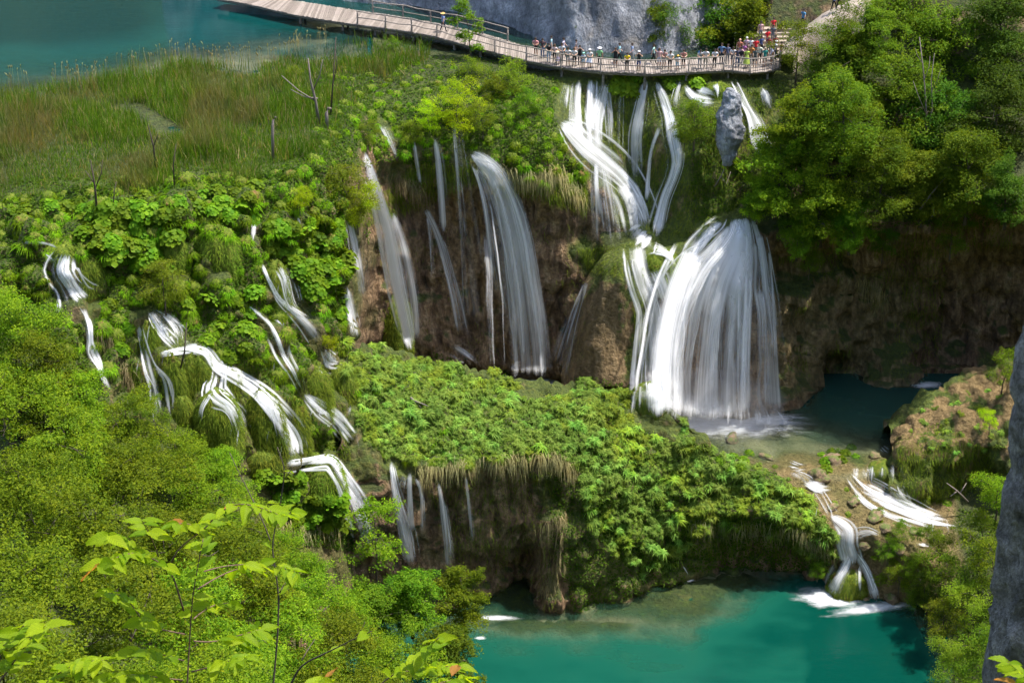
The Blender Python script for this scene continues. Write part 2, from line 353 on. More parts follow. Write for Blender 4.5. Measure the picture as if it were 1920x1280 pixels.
LOW_L = [(900, -26.8), (960, -27), (1000, -31), (1040, -34.6), (1130, -34.4), (1180, -34.6), (1240, -35.6), (1340, -36.4)]
W_R = lambda *p: list(p)
COLS = {
 -120: [(-60, -3.5), (130, -2.5), (175, -.4), (190, .25), (300, .3), (400, -.2), (460, 125.6), (480, 124.8), (560, 123.2), (590, 121.5), (700, 117.5), (800, 113), (1000, 100), (1200, 80), (1340, 72)],
 60: [(-60, -3.5), (110, -2.7), (165, -.35), (180, .25), (300, .3), (400, -.2), (445, -.7), (465, 125.4), (480, 125), (560, 123.4), (590, 121.5), (640, 119.8), (700, 117.8), (800, 113.2), (1000, 101), (1200, 82), (1340, 73)],
 130: [(-60, -3.5), (110, -2.7), (160, -.3), (172, .25), (300, .3), (400, -.2), (455, -.8), (475, 125.3), (485, 125), (555, 123.4), (575, 122.2), (590, 121.6), (640, 120), (700, 118), (800, 113.5), (1000, 102), (1200, 84), (1340, 75)],
 250: [(-60, -3.5), (100, -2.7), (135, -.3), (150, .25), (195, .15), (205, -.15), (218, .2), (380, .3), (410, 127.6), (520, 125.2), (560, 124.6), (600, 123.6), (640, 122.2), (660, 121.6), (740, 119.8), (800, 118), (900, 112), (1000, 106), (1200, 88), (1340, 79)],
 330: [(-60, -3), (80, -2), (118, -.3), (130, .25), (225, .2), (240, -.13), (258, .2), (330, .35), (395, 128.5), (430, 127.6), (520, 126), (560, 125), (600, 124.2), (650, 122.3), (660, 121.8), (740, 120.4), (790, 118.8), (860, 116.5), (1000, 109), (1200, 92), (1340, 83)],
 400: [(-60, -3), (90, -1.5), (125, -.3), (137, .25), (300, .4), (395, 129), (430, 128.3), (510, 126.8), (545, 125.2), (600, 124), (650, 122.4), (690, 121.2), (750, 120.2), (835, 118.6), (900, 117), (1000, 113), (1200, 97), (1340, 88)],
 470: [(-60, -2.5), (60, -1.5), (130, -.3), (145, .25), (260, .4), (330, .3), (380, 131), (430, 129.6), (500, 128.2), (560, 126.3), (640, 124.2), (700, 122.6), (760, 121.2), (840, 119.8), (880, 118.9), (920, 118.2), (1000, 116.8), (1100, 113), (1200, 105), (1340, 94)],
 540: [(-60, -2), (40, -1.6), (80, -1), (105, -.3), (118, .25), (250, .4), (320, .2), (370, 133), (430, 131.4), (500, 130.2), (560, 128.8), (600, 127.8), (660, 126), (720, 124.4), (780, 122.9), (850, 121.3), (875, 120.2), (930, 119.8), (1000, 119), (1060, 118.6), (1200, 113), (1340, 102)],
 600: [(-60, -2), (20, -1.6), (85, -.8), (98, .2), (250, .3), (300, 0), (340, 136.8), (420, 134.4), (500, 133), (600, 131.2), (670, 129.8), (690, 129), (740, 127.8), (800, 126.4), (860, 124.8), (880, 124), (940, 123), (1000, 122), (1060, 121.4), (1120, 121), (1200, 118.5), (1340, 110)],
 640: [(-60, -2), (20, -1), (70, -.5), (90, .25), (230, .2), (270, 143), (330, 139.5), (420, 136.6), (500, 135.6), (600, 134.6), (655, 133.8), (690, 132), (720, 131), (800, 128.5), (870, 126.4), (900, 125.2), (960, 123.6), (1060, 122.6), (1120, 122.2), (1200, 121.3), (1340, 116)],
 668: [(-60, -2), (20, -1), (60, -.4), (80, .25), (170, .1), (220, 148), (280, 144.5), (330, 142), (420, 139.5), (540, 138.5), (640, 137.5), (700, 136.5), (780, 134), (900, 130), (1000, 127), (1120, 125), (1200, 124), (1340, 120)],
 692: [(-60, -2), (0, -1.5), (55, -.4), (70, .25), (140, .1), (200, 151), (270, 147.6), (300, 147), (450, 146.6), (600, 146.2), (690, 145.6), (720, -26.5)]+LOW_L,
 780: [(-60, -2), (0, -1), (60, -.6), (75, -.4), (100, .2), (150, .1), (200, 151.5), (255, 149.2), (300, 148.7), (400, 149.8), (550, 149.2), (690, 148), (705, -26.5)]+LOW_L,
 880: [(-60, -2), (0, -1.5), (45, -.8), (70, -.5), (90, -.2), (105, .2), (140, .2), (200, 152), (280, 149.4), (315, 149), (420, 150.6), (690, 149), (705, -26.5)]+LOW_L,
 960: [(-60, -1), (90, -.4), (110, -.3), (125, .2), (160, 154.6), (220, 150.6), (300, 148.2), (350, 147.7), (385, 149.2), (500, 150.6), (700, 149.6), (712, -26.5)]+LOW_L,
 1030: [(-60, -.6), (110, -.4), (130, -.1), (150, 155.6), (200, 152.2), (260, 148.8), (330, 147), (385, 146.6), (420, 148.6), (560, 150.2), (700, 149.6), (712, -26.5)]+LOW_L,
 1065: [(-60, -.5), (128, -.35), (143, 156), (200, 153.4), (250, 150.5), (300, 149), (360, 148.4), (420, 149), (560, 150), (700, 149.4), (712, -26.5)]+LOW_L,
 1110: [(-60, -.5), (130, -.3), (145, 155.6), (200, 154.4), (255, 152.6), (300, 150.6), (360, 149.6), (450, 149.8), (520, 149.2), (600, 147.4), (700, 146.0), (716, -26.5)]+LOW_L,
 1150: [(-60, -.5), (132, -.3), (147, 155.4), (250, 153.8), (310, 152.4), (370, 150.6), (440, 149.9), (465, 148), (490, 146.3), (560, 145.7), (700, 144.6), (722, 144.3), (735, -26.5)]+LOW_L,
 1190: [(-60, -.5), (132, -.3), (147, 155.4), (250, 154), (330, 153.2), (390, 151.6), (440, 149.8), (455, 147.2), (480, 146.2), (560, 145.8), (680, 145.2), (700, 144.3), (740, 143.4), (755, -26.5)]+LOW_L,
 1240: [(-60, -.5), (135, -.3), (150, 155), (200, 153.6), (235, 152.2), (290, 151.6), (400, 150.9), (450, 149.6), (475, 148), (495, 147), (560, 146), (700, 145.3), (770, 144.6), (790, -26.3)]+LOW_L,
 1300: [(-60, -.5), (132, -.2), (150, 154.9), (175, 153.8), (190, 153), (280, 150.8), (380, 150), (445, 149), (465, 147), (510, 146), (640, 145.4), (780, 144.4), (795, -26.35), (850, -26.1)]+LOW_L,
 1345: [(-60, -.5), (135, -.2), (150, 154.8), (180, 153.4), (190, 152.6), (260, 151), (330, 150.5), (405, 149.6), (425, 147.5), (460, 146.3), (560, 145.5), (700, 144.9), (785, 144.2), (800, -26.3), (830, -26.25), (870, -26.1), (920, -26.5), (960, -27.5), (1000, -31), (1040, -34.7), (1090, -34.45), (1140, -34.6), (1180, -35.2), (1240, -36.4), (1340, -36.6)],
 1390: [(-60, -.3), (135, -.1), (150, 155), (190, 153.4), (260, 151.4), (330, 150.8), (395, 149.6), (412, 147.4), (440, 146.2), (560, 145.2), (700, 144.6), (785, 144), (800, -26.35), (840, -26.25), (875, -26.1), (925, -26.5), (960, -27.4), (1000, -31), (1040, -34.8), (1090, -34.5), (1135, -34.7), (1175, -35.4), (1240, -36.6), (1340, -36.6)],
 1440: [(-60, 166), (60, 162), (120, 158.6), (150, 155.4), (200, 153.6), (300, 151), (400, 149), (440, 147.6), (560, 146.4), (700, 145.4), (772, 145.2), (785, -26.5), (840, -26.25), (880, -26.1), (930, -26.5), (965, -27.2), (985, -29), (1010, -33), (1040, -34.8), (1095, -34.6), (1140, -35.2), (1230, -37), (1340, -36.4)],
 1500: [(-60, 165), (40, 162), (110, 158.6), (200, 154), (300, 151), (400, 148.6), (435, 147.8), (480, 149.6), (600, 148.4), (770, 145.6), (782, -27.2), (815, -26.5), (865, -26.05), (890, -26.05), (925, -26.7), (970, -27.5), (1000, -29), (1030, -33), (1060, -35), (1110, -35.4), (1160, -36.6), (1260, -37), (1340, -36.4)],
 1545: [(-60, 164), (40, 161), (120, 157.5), (200, 154), (300, 151), (400, 148.6), (440, 148), (490, 151), (600, 150), (640, 149), (670, 153), (735, 153.5), (750, -27.8), (820, -26.9), (860, -26.0), (885, -26.05), (920, -26.7), (970, -27.6), (1000, -28.6), (1040, -31), (1075, -34.4), (1100, -36), (1340, -39)],
 1585: [(-60, 164), (40, 160.5), (120, 157.2), (200, 154), (300, 151), (400, 148.6), (440, 148.2), (490, 151.6), (600, 151), (640, 150), (665, 151.5), (738, 151.5), (750, -27.8), (820, -27), (850, -26.2), (870, -25.95), (900, -26.3), (920, -26.9), (960, -27.7), (985, -28.3), (1010, -29.3), (1060, -31.8), (1118, -34.2), (1135, -35.5), (1340, -39)],
 1640: [(-60, 164), (40, 160), (120, 157), (200, 154), (300, 151.5), (420, 147.4), (450, 148.6), (500, 152), (600, 152), (735, 149.6), (748, -28.2), (820, -27.2), (850, -26.2), (875, -25.95), (905, -26.9), (950, -27.6), (985, -28), (1010, -28.8), (1060, -31.4), (1128, -34.2), (1145, -35.5), (1340, -39)],
 1700: [(-60, 163), (40, 160), (120, 157), (200, 154), (300, 151), (420, 146.4), (450, 148.2), (500, 153), (600, 153), (735, 150), (746, -28.5), (820, -27.2), (850, -26), (875, -26), (905, -28), (970, -28.8), (1000, -28.9), (1040, -29.2), (1080, -31.3), (1125, -33.7), (1140, -35), (1340, -38)],
 1750: [(-60, 163), (40, 159.5), (120, 156.5), (200, 153.5), (300, 150.5), (420, 145.6), (450, 148), (500, 154), (600, 155), (715, 154.5), (725, -28.5), (820, -27), (850, -26), (900, -28), (960, -29), (990, -29), (1020, -29.2), (1060, -30.2), (1100, -32), (1150, -33.6), (1180, -34.4), (1290, -36), (1340, -36)],
 1800: [(-60, 162), (100, 157), (300, 150), (400, 145), (430, 148), (490, 155), (600, 156), (712, 155), (720, -28.5), (850, -26), (900, -28), (960, -29), (1000, -29.2), (1060, -30.5), (1130, -32.2), (1200, -33.4), (1260, -33.7), (1340, -33.9)],
 1850: [(-60, 162), (100, 157), (300, 149.5), (380, 144), (420, 147), (480, 155), (600, 156), (710, 155), (718, -28.5), (850, -27), (960, -28.8), (1050, -29.5), (1150, -31), (1340, -33)],
 2040: [(-60, 160), (100, 156), (300, 148), (380, 142), (420, 145), (480, 154), (600, 155), (710, 154), (718, -28.5), (850, -25), (960, -27), (1100, -28), (1340, -30)],
}
pxs = np.arange(-120, 2041, 5.); rows = np.arange(-60, 1341, 4.)
kk = sorted(COLS); Yc = np.stack([col_Y(rows, COLS[k]) for k in kk], 1)
YA = np.stack([np.interp(pxs, kk, Yc[i]) for i in range(len(rows))])
YA = blur(YA, 2)
PX, PY = np.meshgrid(pxs, rows)
GA = at(PX, PY, YA)
calm = np.ones_like(PX)
calm[(GA[..., 2] < .6) & (PY < 400) & (GA[..., 2] > -4.5) & (PX < 1480) & (PY < 330)] = .7
calm[(PY > 690) & (PX > 690) & (GA[..., 2] < -25.5)] = .5
GA = rough(GA, .1, .62, 3, calm)
lump = blur((inpoly(PX, PY, [(-130, 385), (560, 320), (640, 320), (660, 680), (660, 900), (-130, 900)])*1.), 4)
GA += normals(blur(GA, 3))*((np.abs(fbm(GA*np.array([.42, .42, .36]), 3, 13))*1.3-.35)*1.25*lump)[..., None]
crag_w = blur((inpoly(PX, PY, [(1440, 440), (2050, 400), (2050, 730), (1540, 740), (1440, 760)])*1.), 3)
GA += normals(blur(GA, 3))*((fbm(GA*np.array([.33, .33, .3]), 4, 23)*1.1+np.abs(fbm(GA*np.array([.9, .9, .5]), 3, 27))*.5)*crag_w)[..., None]
wallw = blur((inpoly(PX, PY, [(690, 330), (1100, 380), (1100, 700), (700, 690)])*1.), 3)
GA += normals(blur(GA, 3))*((fbm(GA*np.array([.3, .3, .22]), 4, 33)*.7+np.abs(fbm(GA*np.array([.9, .9, .4]), 3, 37))*.35)*wallw)[..., None]
bedl = blur(((PY > 1030) & (GA[..., 2] < -34.2))*1., 2); GA[..., 2] += np.clip(fbm(np.stack([GA[..., 0]*.28, GA[..., 1]*.5, 0*PX], -1), 3, 15), -.2, .8)*.5*bedl
GA[..., 2] -= np.where((PX < 700) & (PY < 110) & (GA[..., 2] > -.45) & (YA > 158), .6, 0)
# what the ground is made of: moss, lake or pool bed, pale tufa
zn = np.stack([PX+fbm(GA*.35, 3, 5)*26, PY+fbm(GA*.35, 3, 8)*26], -1)
moss = np.zeros_like(PX); bed = np.zeros_like(PX); pale = np.zeros_like(PX)
for poly, w in [([(1030, 130), (1480, 130), (1480, 400), (1340, 440), (1260, 520), (1180, 470), (1110, 330)], .95),
                ([(-130, 380), (640, 260), (690, 430), (660, 700), (680, 1100), (-130, 1340)], .7),
                ([(660, 180), (1060, 140), (1110, 400), (960, 340), (700, 330)], .75),
                ([(1060, 455), (1200, 440), (1230, 520), (1110, 520)], 1.), ([(1170, 480), (1230, 500), (1215, 700), (1190, 700)], .9),
                ([(1300, 820), (1760, 800), (1800, 1140), (1560, 1140)], .5), ([(1450, 480), (1720, 480), (1720, 720), (1450, 740)], .3)]:
    moss = np.maximum(moss, w*inpoly(zn[..., 0], zn[..., 1], poly))
pale = np.maximum(pale, (.62+.3*fbm(GA*.6, 3, 19))*inpoly(zn[..., 0], zn[..., 1], [(1240, 830), (1470, 845), (1690, 850), (1800, 960), (1790, 1060), (1720, 1130), (1560, 1135), (1540, 1010), (1420, 900), (1330, 885)]))
pale = np.maximum(pale, .55*inpoly(zn[..., 0], zn[..., 1], [(1120, 690), (1210, 690), (1240, 790), (1130, 760)]))
bed = np.maximum(bed, ((PY < 185) & (GA[..., 2] < -.12) & (PX < 780) & (YA > 157.5))*1.)
bed = np.maximum(bed, ((PY > 700) & (PX > 900) & (GA[..., 2] < -26.2) & (GA[..., 2] > -27.3) & (PX < 1900) & (PY < 900))*.8)
bed = np.maximum(bed, ((PY > 1000) & (GA[..., 2] < -34.6))*1.)
zone = np.stack([blur(moss, 2), blur(bed, 2), blur(pale, 2)], -1)
terrain_me = mk_mesh('terrain', GA.reshape(-1, 3), grid_faces(*PX.shape), M['ground'], attrs={'zone': zone.reshape(-1, 3)})
terrain = tag(obj('terrain', terrain_me), kind='structure')

def lofted(name, cols, nR, step, seed, mat, zone_fn, flat=.12, cliff=.5, back=((.6, -.15), (1.6, -1.), (2.8, -3), (3.8, -99)), floor=-27.5, lumps=0.):
    kk = sorted(cols); pxs = np.arange(kk[0], kk[-1]+.1, step); t = np.linspace(0, 1, nR)
    RR, YY = [], []
    for k in kk:
        c = cols[k]; r = np.linspace(c[0][0], c[-1][0], nR); RR.append(r); YY.append(col_Y(r, c))
    RR = np.stack([np.interp(pxs, kk, np.array(RR)[:, i]) for i in range(nR)]); YY = np.stack([np.interp(pxs, kk, np.array(YY)[:, i]) for i in range(nR)])
    RR = blur(RR, 2, (1,)); YY = blur(YY, 2); PXg = np.broadcast_to(pxs, RR.shape); G = at(PXg, RR, YY)
    b = [G[0]+np.array([0, dy, 0])+np.array([0, 0, 1])*(np.full(len(pxs), dz)[:, None] if dz > -50 else (floor-G[0, :, 2])[:, None]) for dy, dz in back]
    # rounded towards the back, then down to the floor behind
    G = np.concatenate([np.stack(b[::-1]), G]); G = np.concatenate([G[:1], G])
    Rf = np.concatenate([np.repeat(RR[:1], len(back)+1, 0), RR]); Pf = np.concatenate([np.repeat(PXg[:1], len(back)+1, 0), PXg])
    G = rough(G, flat, cliff, seed)
    if lumps: G = G+normals(blur(G, 2))*((np.abs(fbm(G*np.array([.55, .55, .45]), 3, seed+3))*1.3-.35)*lumps)[..., None]
    me = mk_mesh(name, G.reshape(-1, 3), grid_faces(*G.shape[:2]), mat, attrs={'zone': zone_fn(Pf, Rf, G).reshape(-1, 3)})
    return me
MOUND = {
 630: [(655, 133.5), (690, 131.5), (740, 129.8), (800, 128), (860, 126.2), (900, 125.2), (940, 124.6), (1000, 124.4), (1100, 125), (1170, 126)],
 680: [(648, 135), (690, 132.6), (740, 130.6), (800, 128.6), (850, 127), (885, 126), (905, 125.5), (940, 125.6), (1000, 125.8), (1100, 126.4), (1172, 127)],
 760: [(668, 136), (700, 134), (760, 131.4), (820, 129), (860, 127.4), (885, 126.4), (900, 126.1), (930, 126.6), (1000, 127), (1100, 127.3), (1165, 127.5)],
 850: [(690, 137), (720, 135), (780, 131.6), (830, 129.2), (860, 127.8), (880, 127), (900, 127.7), (960, 128.2), (1050, 128.6), (1120, 128.4), (1165, 127.6)],
 940: [(712, 137.5), (740, 135.5), (790, 132), (830, 129.6), (850, 128.4), (868, 127.8), (890, 128.8), (950, 129.2), (1020, 129.4), (1045, 131.4), (1130, 131.4), (1168, 127.8)],
 985: [(720, 138), (760, 134.5), (800, 131.6), (830, 129.8), (850, 129), (880, 129.4), (980, 129.6), (1010, 130.6), (1035, 133), (1115, 133), (1168, 127.6)],
 1012: [(722, 138), (760, 134.6), (800, 131.7), (830, 129.9), (850, 129.1), (880, 129.5), (960, 129.5), (1000, 129), (1060, 128.4), (1130, 127.6), (1168, 127.2)],
 1045: [(724, 138), (760, 134.8), (800, 131.8), (830, 130), (850, 129.2), (880, 129.6), (940, 129.4), (980, 128.4), (1010, 127.8), (1080, 127.6), (1150, 127.4), (1168, 127.2)],
 1100: [(724, 138), (760, 135), (820, 132), (870, 130.2), (920, 129.4), (1000, 128.8), (1060, 128.4), (1140, 128.2), (1162, 127.7)],
 1180: [(740, 138), (780, 135.5), (840, 132.8), (900, 131.4), (960, 130.6), (1040, 130), (1105, 130), (1130, 129.6)],
 1250: [(768, 137), (800, 135.6), (850, 133.8), (900, 132.8), (960, 132), (1030, 131.7), (1085, 131.7), (1108, 131.2)],
 1310: [(812, 135.2), (840, 134.2), (870, 133.4), (910, 133), (960, 132.6), (1020, 132.6), (1070, 132.7), (1095, 132.2)],
 1360: [(868, 134), (890, 133.4), (930, 133.2), (970, 133.1), (1020, 133.3), (1062, 133.5), (1088, 132.9)],
 1430: [(895, 133.4), (915, 133), (950, 132.9), (1000, 133.2), (1060, 133.7), (1084, 133.2)],
 1500: [(935, 132.6), (955, 132.3), (990, 132.4), (1030, 133), (1070, 133.2), (1088, 132.8)],
 1560: [(985, 132.4), (1000, 132), (1030, 131.8), (1060, 131.8), (1104, 131.3)],
 1582: [(1012, 131.4), (1030, 131.2), (1060, 131.2), (1104, 130.9)],
}
def mound_zone(px, py, G):
    n = fbm(G*.5, 3, 21)*30
    up = inpoly(px+n, py+n, [(600, 600), (1120, 700), (1600, 950), (1600, 1110), (1420, 1000), (1280, 1110), (1060, 1150), (1050, 1000), (980, 870), (640, 900)])
    return np.stack([up*.75, (G[..., 2] < -34.1)*.7, np.zeros(px.shape)], -1)
mound_o = tag(obj('rock_mound', lofted('rock_mound', MOUND, 150, 4., 31, M['ground'], mound_zone, .14, .5, lumps=.75)), kind='structure')
mound_o.name = 'hill'; mound_o['label'] = 'overgrown tufa hill between the cascades and the lower pool'
OUTC = {
 1672: [(806, 139.4), (826, 138.4), (860, 136.8), (910, 135.4), (940, 134.8)],
 1700: [(778, 140), (806, 137.6), (834, 136.4), (870, 135.6), (940, 134.4), (960, 134)],
 1740: [(742, 141), (786, 138.4), (826, 136), (850, 135.2), (900, 134.8), (955, 134.4), (976, 134)],
 1790: [(712, 142), (756, 139.4), (800, 137.2), (832, 135.6), (862, 135.2), (900, 136.2), (950, 136.4), (978, 135)],
 1840: [(690, 142.5), (745, 139.6), (790, 137.4), (842, 135.4), (890, 136.6), (968, 136)],
 1900: [(676, 142), (745, 138.4), (840, 134.8), (968, 133.4)],
 1990: [(666, 141), (745, 137.4), (840, 134), (968, 132.4)],
}
def outc_zone(px, py, G):
    n = fbm(G*.8, 3, 41)
    p = inpoly(px+n*16, py+n*16, [(1660, 830), (1720, 770), (1820, 700), (2000, 680), (2000, 850), (1840, 860), (1740, 860), (1690, 860)])*(n > -.25)
    return np.stack([np.where(p, .25, .95), np.zeros(px.shape), p*.9], -1)
out_o = obj('rock_outcrop', lofted('rock_outcrop', OUTC, 90, 4., 51, M['ground'], outc_zone, .55, .8, lumps=.5))
tag(out_o, 'ochre and moss covered rock outcrop beside the small white cascade', 'rock')

PIL = {
 1052: [(690, 146.5), (705, 145.6), (724, 145)], 1075: [(610, 147), (640, 145.4), (680, 144.4), (724, 143.8)], 1100: [(525, 147.5), (545, 145.6), (600, 144.4), (724, 143)], 1130: [(482, 147.5), (500, 145.2), (540, 144), (620, 143.4), (724, 142.4)],
 1165: [(466, 147.5), (485, 145), (520, 144), (600, 143.6), (660, 143.6), (724, 142.4)], 1192: [(470, 147), (490, 145), (540, 144.4), (620, 144.2), (690, 144), (730, 142.8)], 1208: [(480, 146.6), (560, 145.4), (690, 145), (740, 143.4)]}
def pil_zone(px, py, G):
    n = fbm(G*.7, 3, 44)*22; m = inpoly(px+n, py+n*.6, [(1040, 440), (1230, 440), (1230, 720), (1178, 720), (1170, 530), (1110, 520), (1080, 560)])
    return np.stack([np.where(m, 1., .15), np.zeros(px.shape), np.where(m, .05, .42)], -1)  # tan rock; its pale weight also paints in brightness the sun misses
pil_o = tag(obj('rock_pillar', lofted('rock_pillar', PIL, 70, 3., 57, M['ground'], pil_zone, .15, .3)), 'tan mossy rock buttress between the brown cliff and the big lower fall', 'rock')
# the limestone wall and the wooded hillside behind the boardwalk
CL = [(300, -22, 24), (420, -14, 26), (560, 2, 28), (700, 17, 28), (780, 26, 28), (860, 40, 28), (940, 64, 28), (1000, 91, 28), (1060, 106, 28), (1120, 113, 28), (1200, 117, 26), (1260, 115, 20), (1320, 106, 12), (1380, 94, 12)]
bp = np.stack([atz(a, b, -.6) for a, b, c in CL]); s = np.linspace(0, len(CL)-1, 150)
bp = np.stack([np.interp(s, range(len(CL)), bp[:, i]) for i in range(3)], 1); hh = np.interp(s, range(len(CL)), [c[2] for c in CL])
tt = np.linspace(0, 1, 80)[:, None]
CG = np.stack([bp[None, :, 0]+0*tt, bp[None, :, 1]+tt*8.5, bp[None, :, 2]+tt*hh[None]], -1)
CG[..., 1] += fbm(np.stack([CG[..., 0]*.16, 0*CG[..., 0], CG[..., 2]*.05], -1), 3, 61)*.9
CG = rough(CG, .2, .45, 62)
cliff = tag(obj('cliff', mk_mesh('cliff', CG.reshape(-1, 3), grid_faces(80, 150)[:, ::-1], M['limestone'])), kind='structure')
hx = np.linspace(8, 75, 60); hy = np.linspace(157, 240, 50); HX, HY = np.meshgrid(hx, hy)
HZ = (HY-163)*.5-3+np.maximum(0, 17-HX)*.1
HG = np.stack([HX, HY, HZ+fbm(np.stack([HX*.12, HY*.12, 0*HX], -1), 3, 71)*1.2], -1)
hillside = tag(obj('hillside', mk_mesh('hillside', HG.reshape(-1, 3), grid_faces(50, 60)[:, ::-1], M['ground'], attrs={'zone': np.tile([.5, 0, 0.], (3000, 1))})), kind='structure')

fx, fy = np.meshgrid(np.linspace(-160, 60, 70), np.linspace(215, 330, 40))
FG = np.stack([fx, fy, -4+(fy-215)*.75+fbm(np.stack([fx*.05, fy*.05, 0*fx], -1), 4, 77)*5], -1)
tag(obj('hill_far', mk_mesh('hill_far', FG.reshape(-1, 3), grid_faces(40, 70)[:, ::-1], M['ground'], attrs={'zone': np.tile([.9, 0, 0.], (2800, 1))})), kind='structure')
cx_, cy2 = np.meshgrid(np.linspace(50, 150, 40), np.linspace(-20, 152, 50)); cz_ = np.interp(cx_, [50, 60, 78, 110, 150], [-30, -8, 24, 45, 60])+fbm(np.stack([cx_*.07, cy2*.07, 0*cx_], -1), 3, 83)*3
CS = np.stack([cx_, cy2, cz_], -1); tag(obj('unseen_canyon_side', mk_mesh('unseen_canyon_side', CS.reshape(-1, 3), grid_faces(50, 40)[:, ::-1], M['ground'], attrs={'zone': np.tile([.8, 0, 0.], (2000, 1))})), kind='structure')  # unseen canyon side, added to block sky light, low enough for the sun
nx, ny = np.meshgrid(np.linspace(-170, 170, 60), np.linspace(-70, 100, 60)); nzz = np.where(ny > 0, 58-.84*ny-1.4, 56.6-.45*ny)
NG = np.stack([nx, ny, nzz-np.maximum(ny, 0)/100*np.abs(fbm(np.stack([nx*.06, ny*.06, 0*nx], -1), 3, 79))*3], -1)
tag(obj('unseen_viewpoint_slope', mk_mesh('unseen_viewpoint_slope', NG.reshape(-1, 3), grid_faces(60, 60)[:, ::-1], M['ground'], attrs={'zone': np.tile([.6, 0, 0.], (3600, 1))})), kind='structure')  # unseen slope under and behind the camera, added to cut frontal sky light
# ------------------------------------------------------------------ ray casting on the land for everything that stands on it
def bvh_of(*ms):
    V, F, n = [], [], 0
    for me in ms:
        v = np.empty(len(me.vertices)*3, np.float32); me.vertices.foreach_get('co', v)
        V.append(v.reshape(-1, 3)); lp = np.empty(len(me.loops), np.int32); me.loops.foreach_get('vertex_index', lp)
        F.append(lp.reshape(-1, 4)+n); n += len(V[-1])
    return BVHTree.FromPolygons(np.concatenate(V).tolist(), np.concatenate(F).tolist())
LAND = bvh_of(terrain_me, mound_o.data, out_o.data, hillside.data, pil_o.data)
EYE = Vector((0, 0, CAM_Z))
def hit(px, py, bvh=None):
    d = Vector(ray1(float(px), float(py))).normalized()
    r = (bvh or LAND).ray_cast(EYE, d)
    return (r[0], r[1]) if r[0] is not None else (None, None)
def drop(x, y, z0=40):
    r = LAND.ray_cast(Vector((x, y, z0)), Vector((0, 0, -1)))
    return r[0].z if r[0] is not None else None

# ------------------------------------------------------------------ water bodies
def pool(name, z, poly, step, mat, sy=None):
    P = np.array(poly, float); a = np.arange(P[:, 0].min(), P[:, 0].max()+step, step); b = np.arange(P[:, 1].min(), P[:, 1].max()+(sy or step), sy or step)
    X, Yg = np.meshgrid(a, b); G = atz(X, Yg, z); f = grid_faces(*X.shape)
    c = G.reshape(-1, 3); cx = X.ravel()[f].mean(1); cy_ = Yg.ravel()[f].mean(1); f = f[inpoly(cx, cy_, poly)]
    dep = np.zeros(len(c)); use = np.unique(f)
    for i in use:
        r = LAND.ray_cast(Vector((c[i, 0], c[i, 1], z+.02)), Vector((0, 0, -1))); dep[i] = z-r[0].z if r[0] is not None else 4
    m = -np.ones(len(c), int); m[use] = np.arange(len(use))
    return tag(obj(name, mk_mesh(name, c[use], m[f], mat, attrs={'depth': dep[use]})), kind='structure')
lake = pool('lake_water', 0., [(-200, -58), (1460, -58), (1460, 132), (760, 132), (700, 120), (560, 260), (-200, 260)], 12, M['lake'], 5)
midpool = pool('pool_water', -26., [(880, 700), (1900, 700), (1960, 730), (1720, 872), (1600, 874), (1560, 868), (1470, 876), (1440, 893), (1400, 886), (1345, 872), (1300, 820), (1240, 790), (880, 760)], 8, M['midpool'], 4)
lowpool = pool('lower_pool_water', -34., [(560, 1030), (1540, 1030), (1600, 1112), (1720, 1112), (1840, 1190), (1840, 1335), (560, 1335)], 10, M['lowpool'], 6)

# ------------------------------------------------------------------ mossy hummocks that the water runs over
def build_moss_mat():
    t = NT('hummock_moss'); P = t.pos(); f = t.noise(5., 6, .7, t.pos((1, 1, .35))); b = t.noise(.9, 4, .6, P)
    col = t.ramp(f, [(.28, (.035, .06, .006)), (.5, (.1, .14, .014)), (.72, (.2, .22, .03))])
    col = t.mix(t.mapr(b, .56, .72), col, t.ramp(f, [(.3, (.09, .045, .015)), (.7, (.26, .16, .06))]))
    return t.out(t.n('BsdfPrincipled', {'Base Color': col, 'Roughness': .9, 'Specular IOR Level': .2, 'Normal': t.bump(f, .9, .15)}).outputs[0])
M['moss'] = build_moss_mat()
def strands(V0, D, L, wd, droop, nseg=3, rng=RNG, wid=None):
    """thin blades: roots V0 (n,3), directions D, lengths L, half widths wd, droop (per length) -> V,F"""
    n = len(V0); t = np.linspace(0, 1, nseg+1)[None, :, None]
    side = np.cross(D, np.array([0, 0, 1.])+rng.normal(0, .35, (n, 3))); side /= np.linalg.norm(side, axis=1)[:, None]+1e-9
    C = V0[:, None]+D[:, None]*L[:, None, None]*t+np.array([0, 0, -1.])*(droop*L)[:, None, None]*t**2
    w = (wd[:, None, None]*(1-t**1.6*.92))*side[:, None]
    V = np.stack([C-w, C+w], 2).reshape(-1, 3)
    i = (np.arange(n)*(2*(nseg+1)))[:, None]+2*np.arange(nseg)[None]; i = i.ravel()
    return V, np.stack([i, i+1, i+3, i+2], -1)
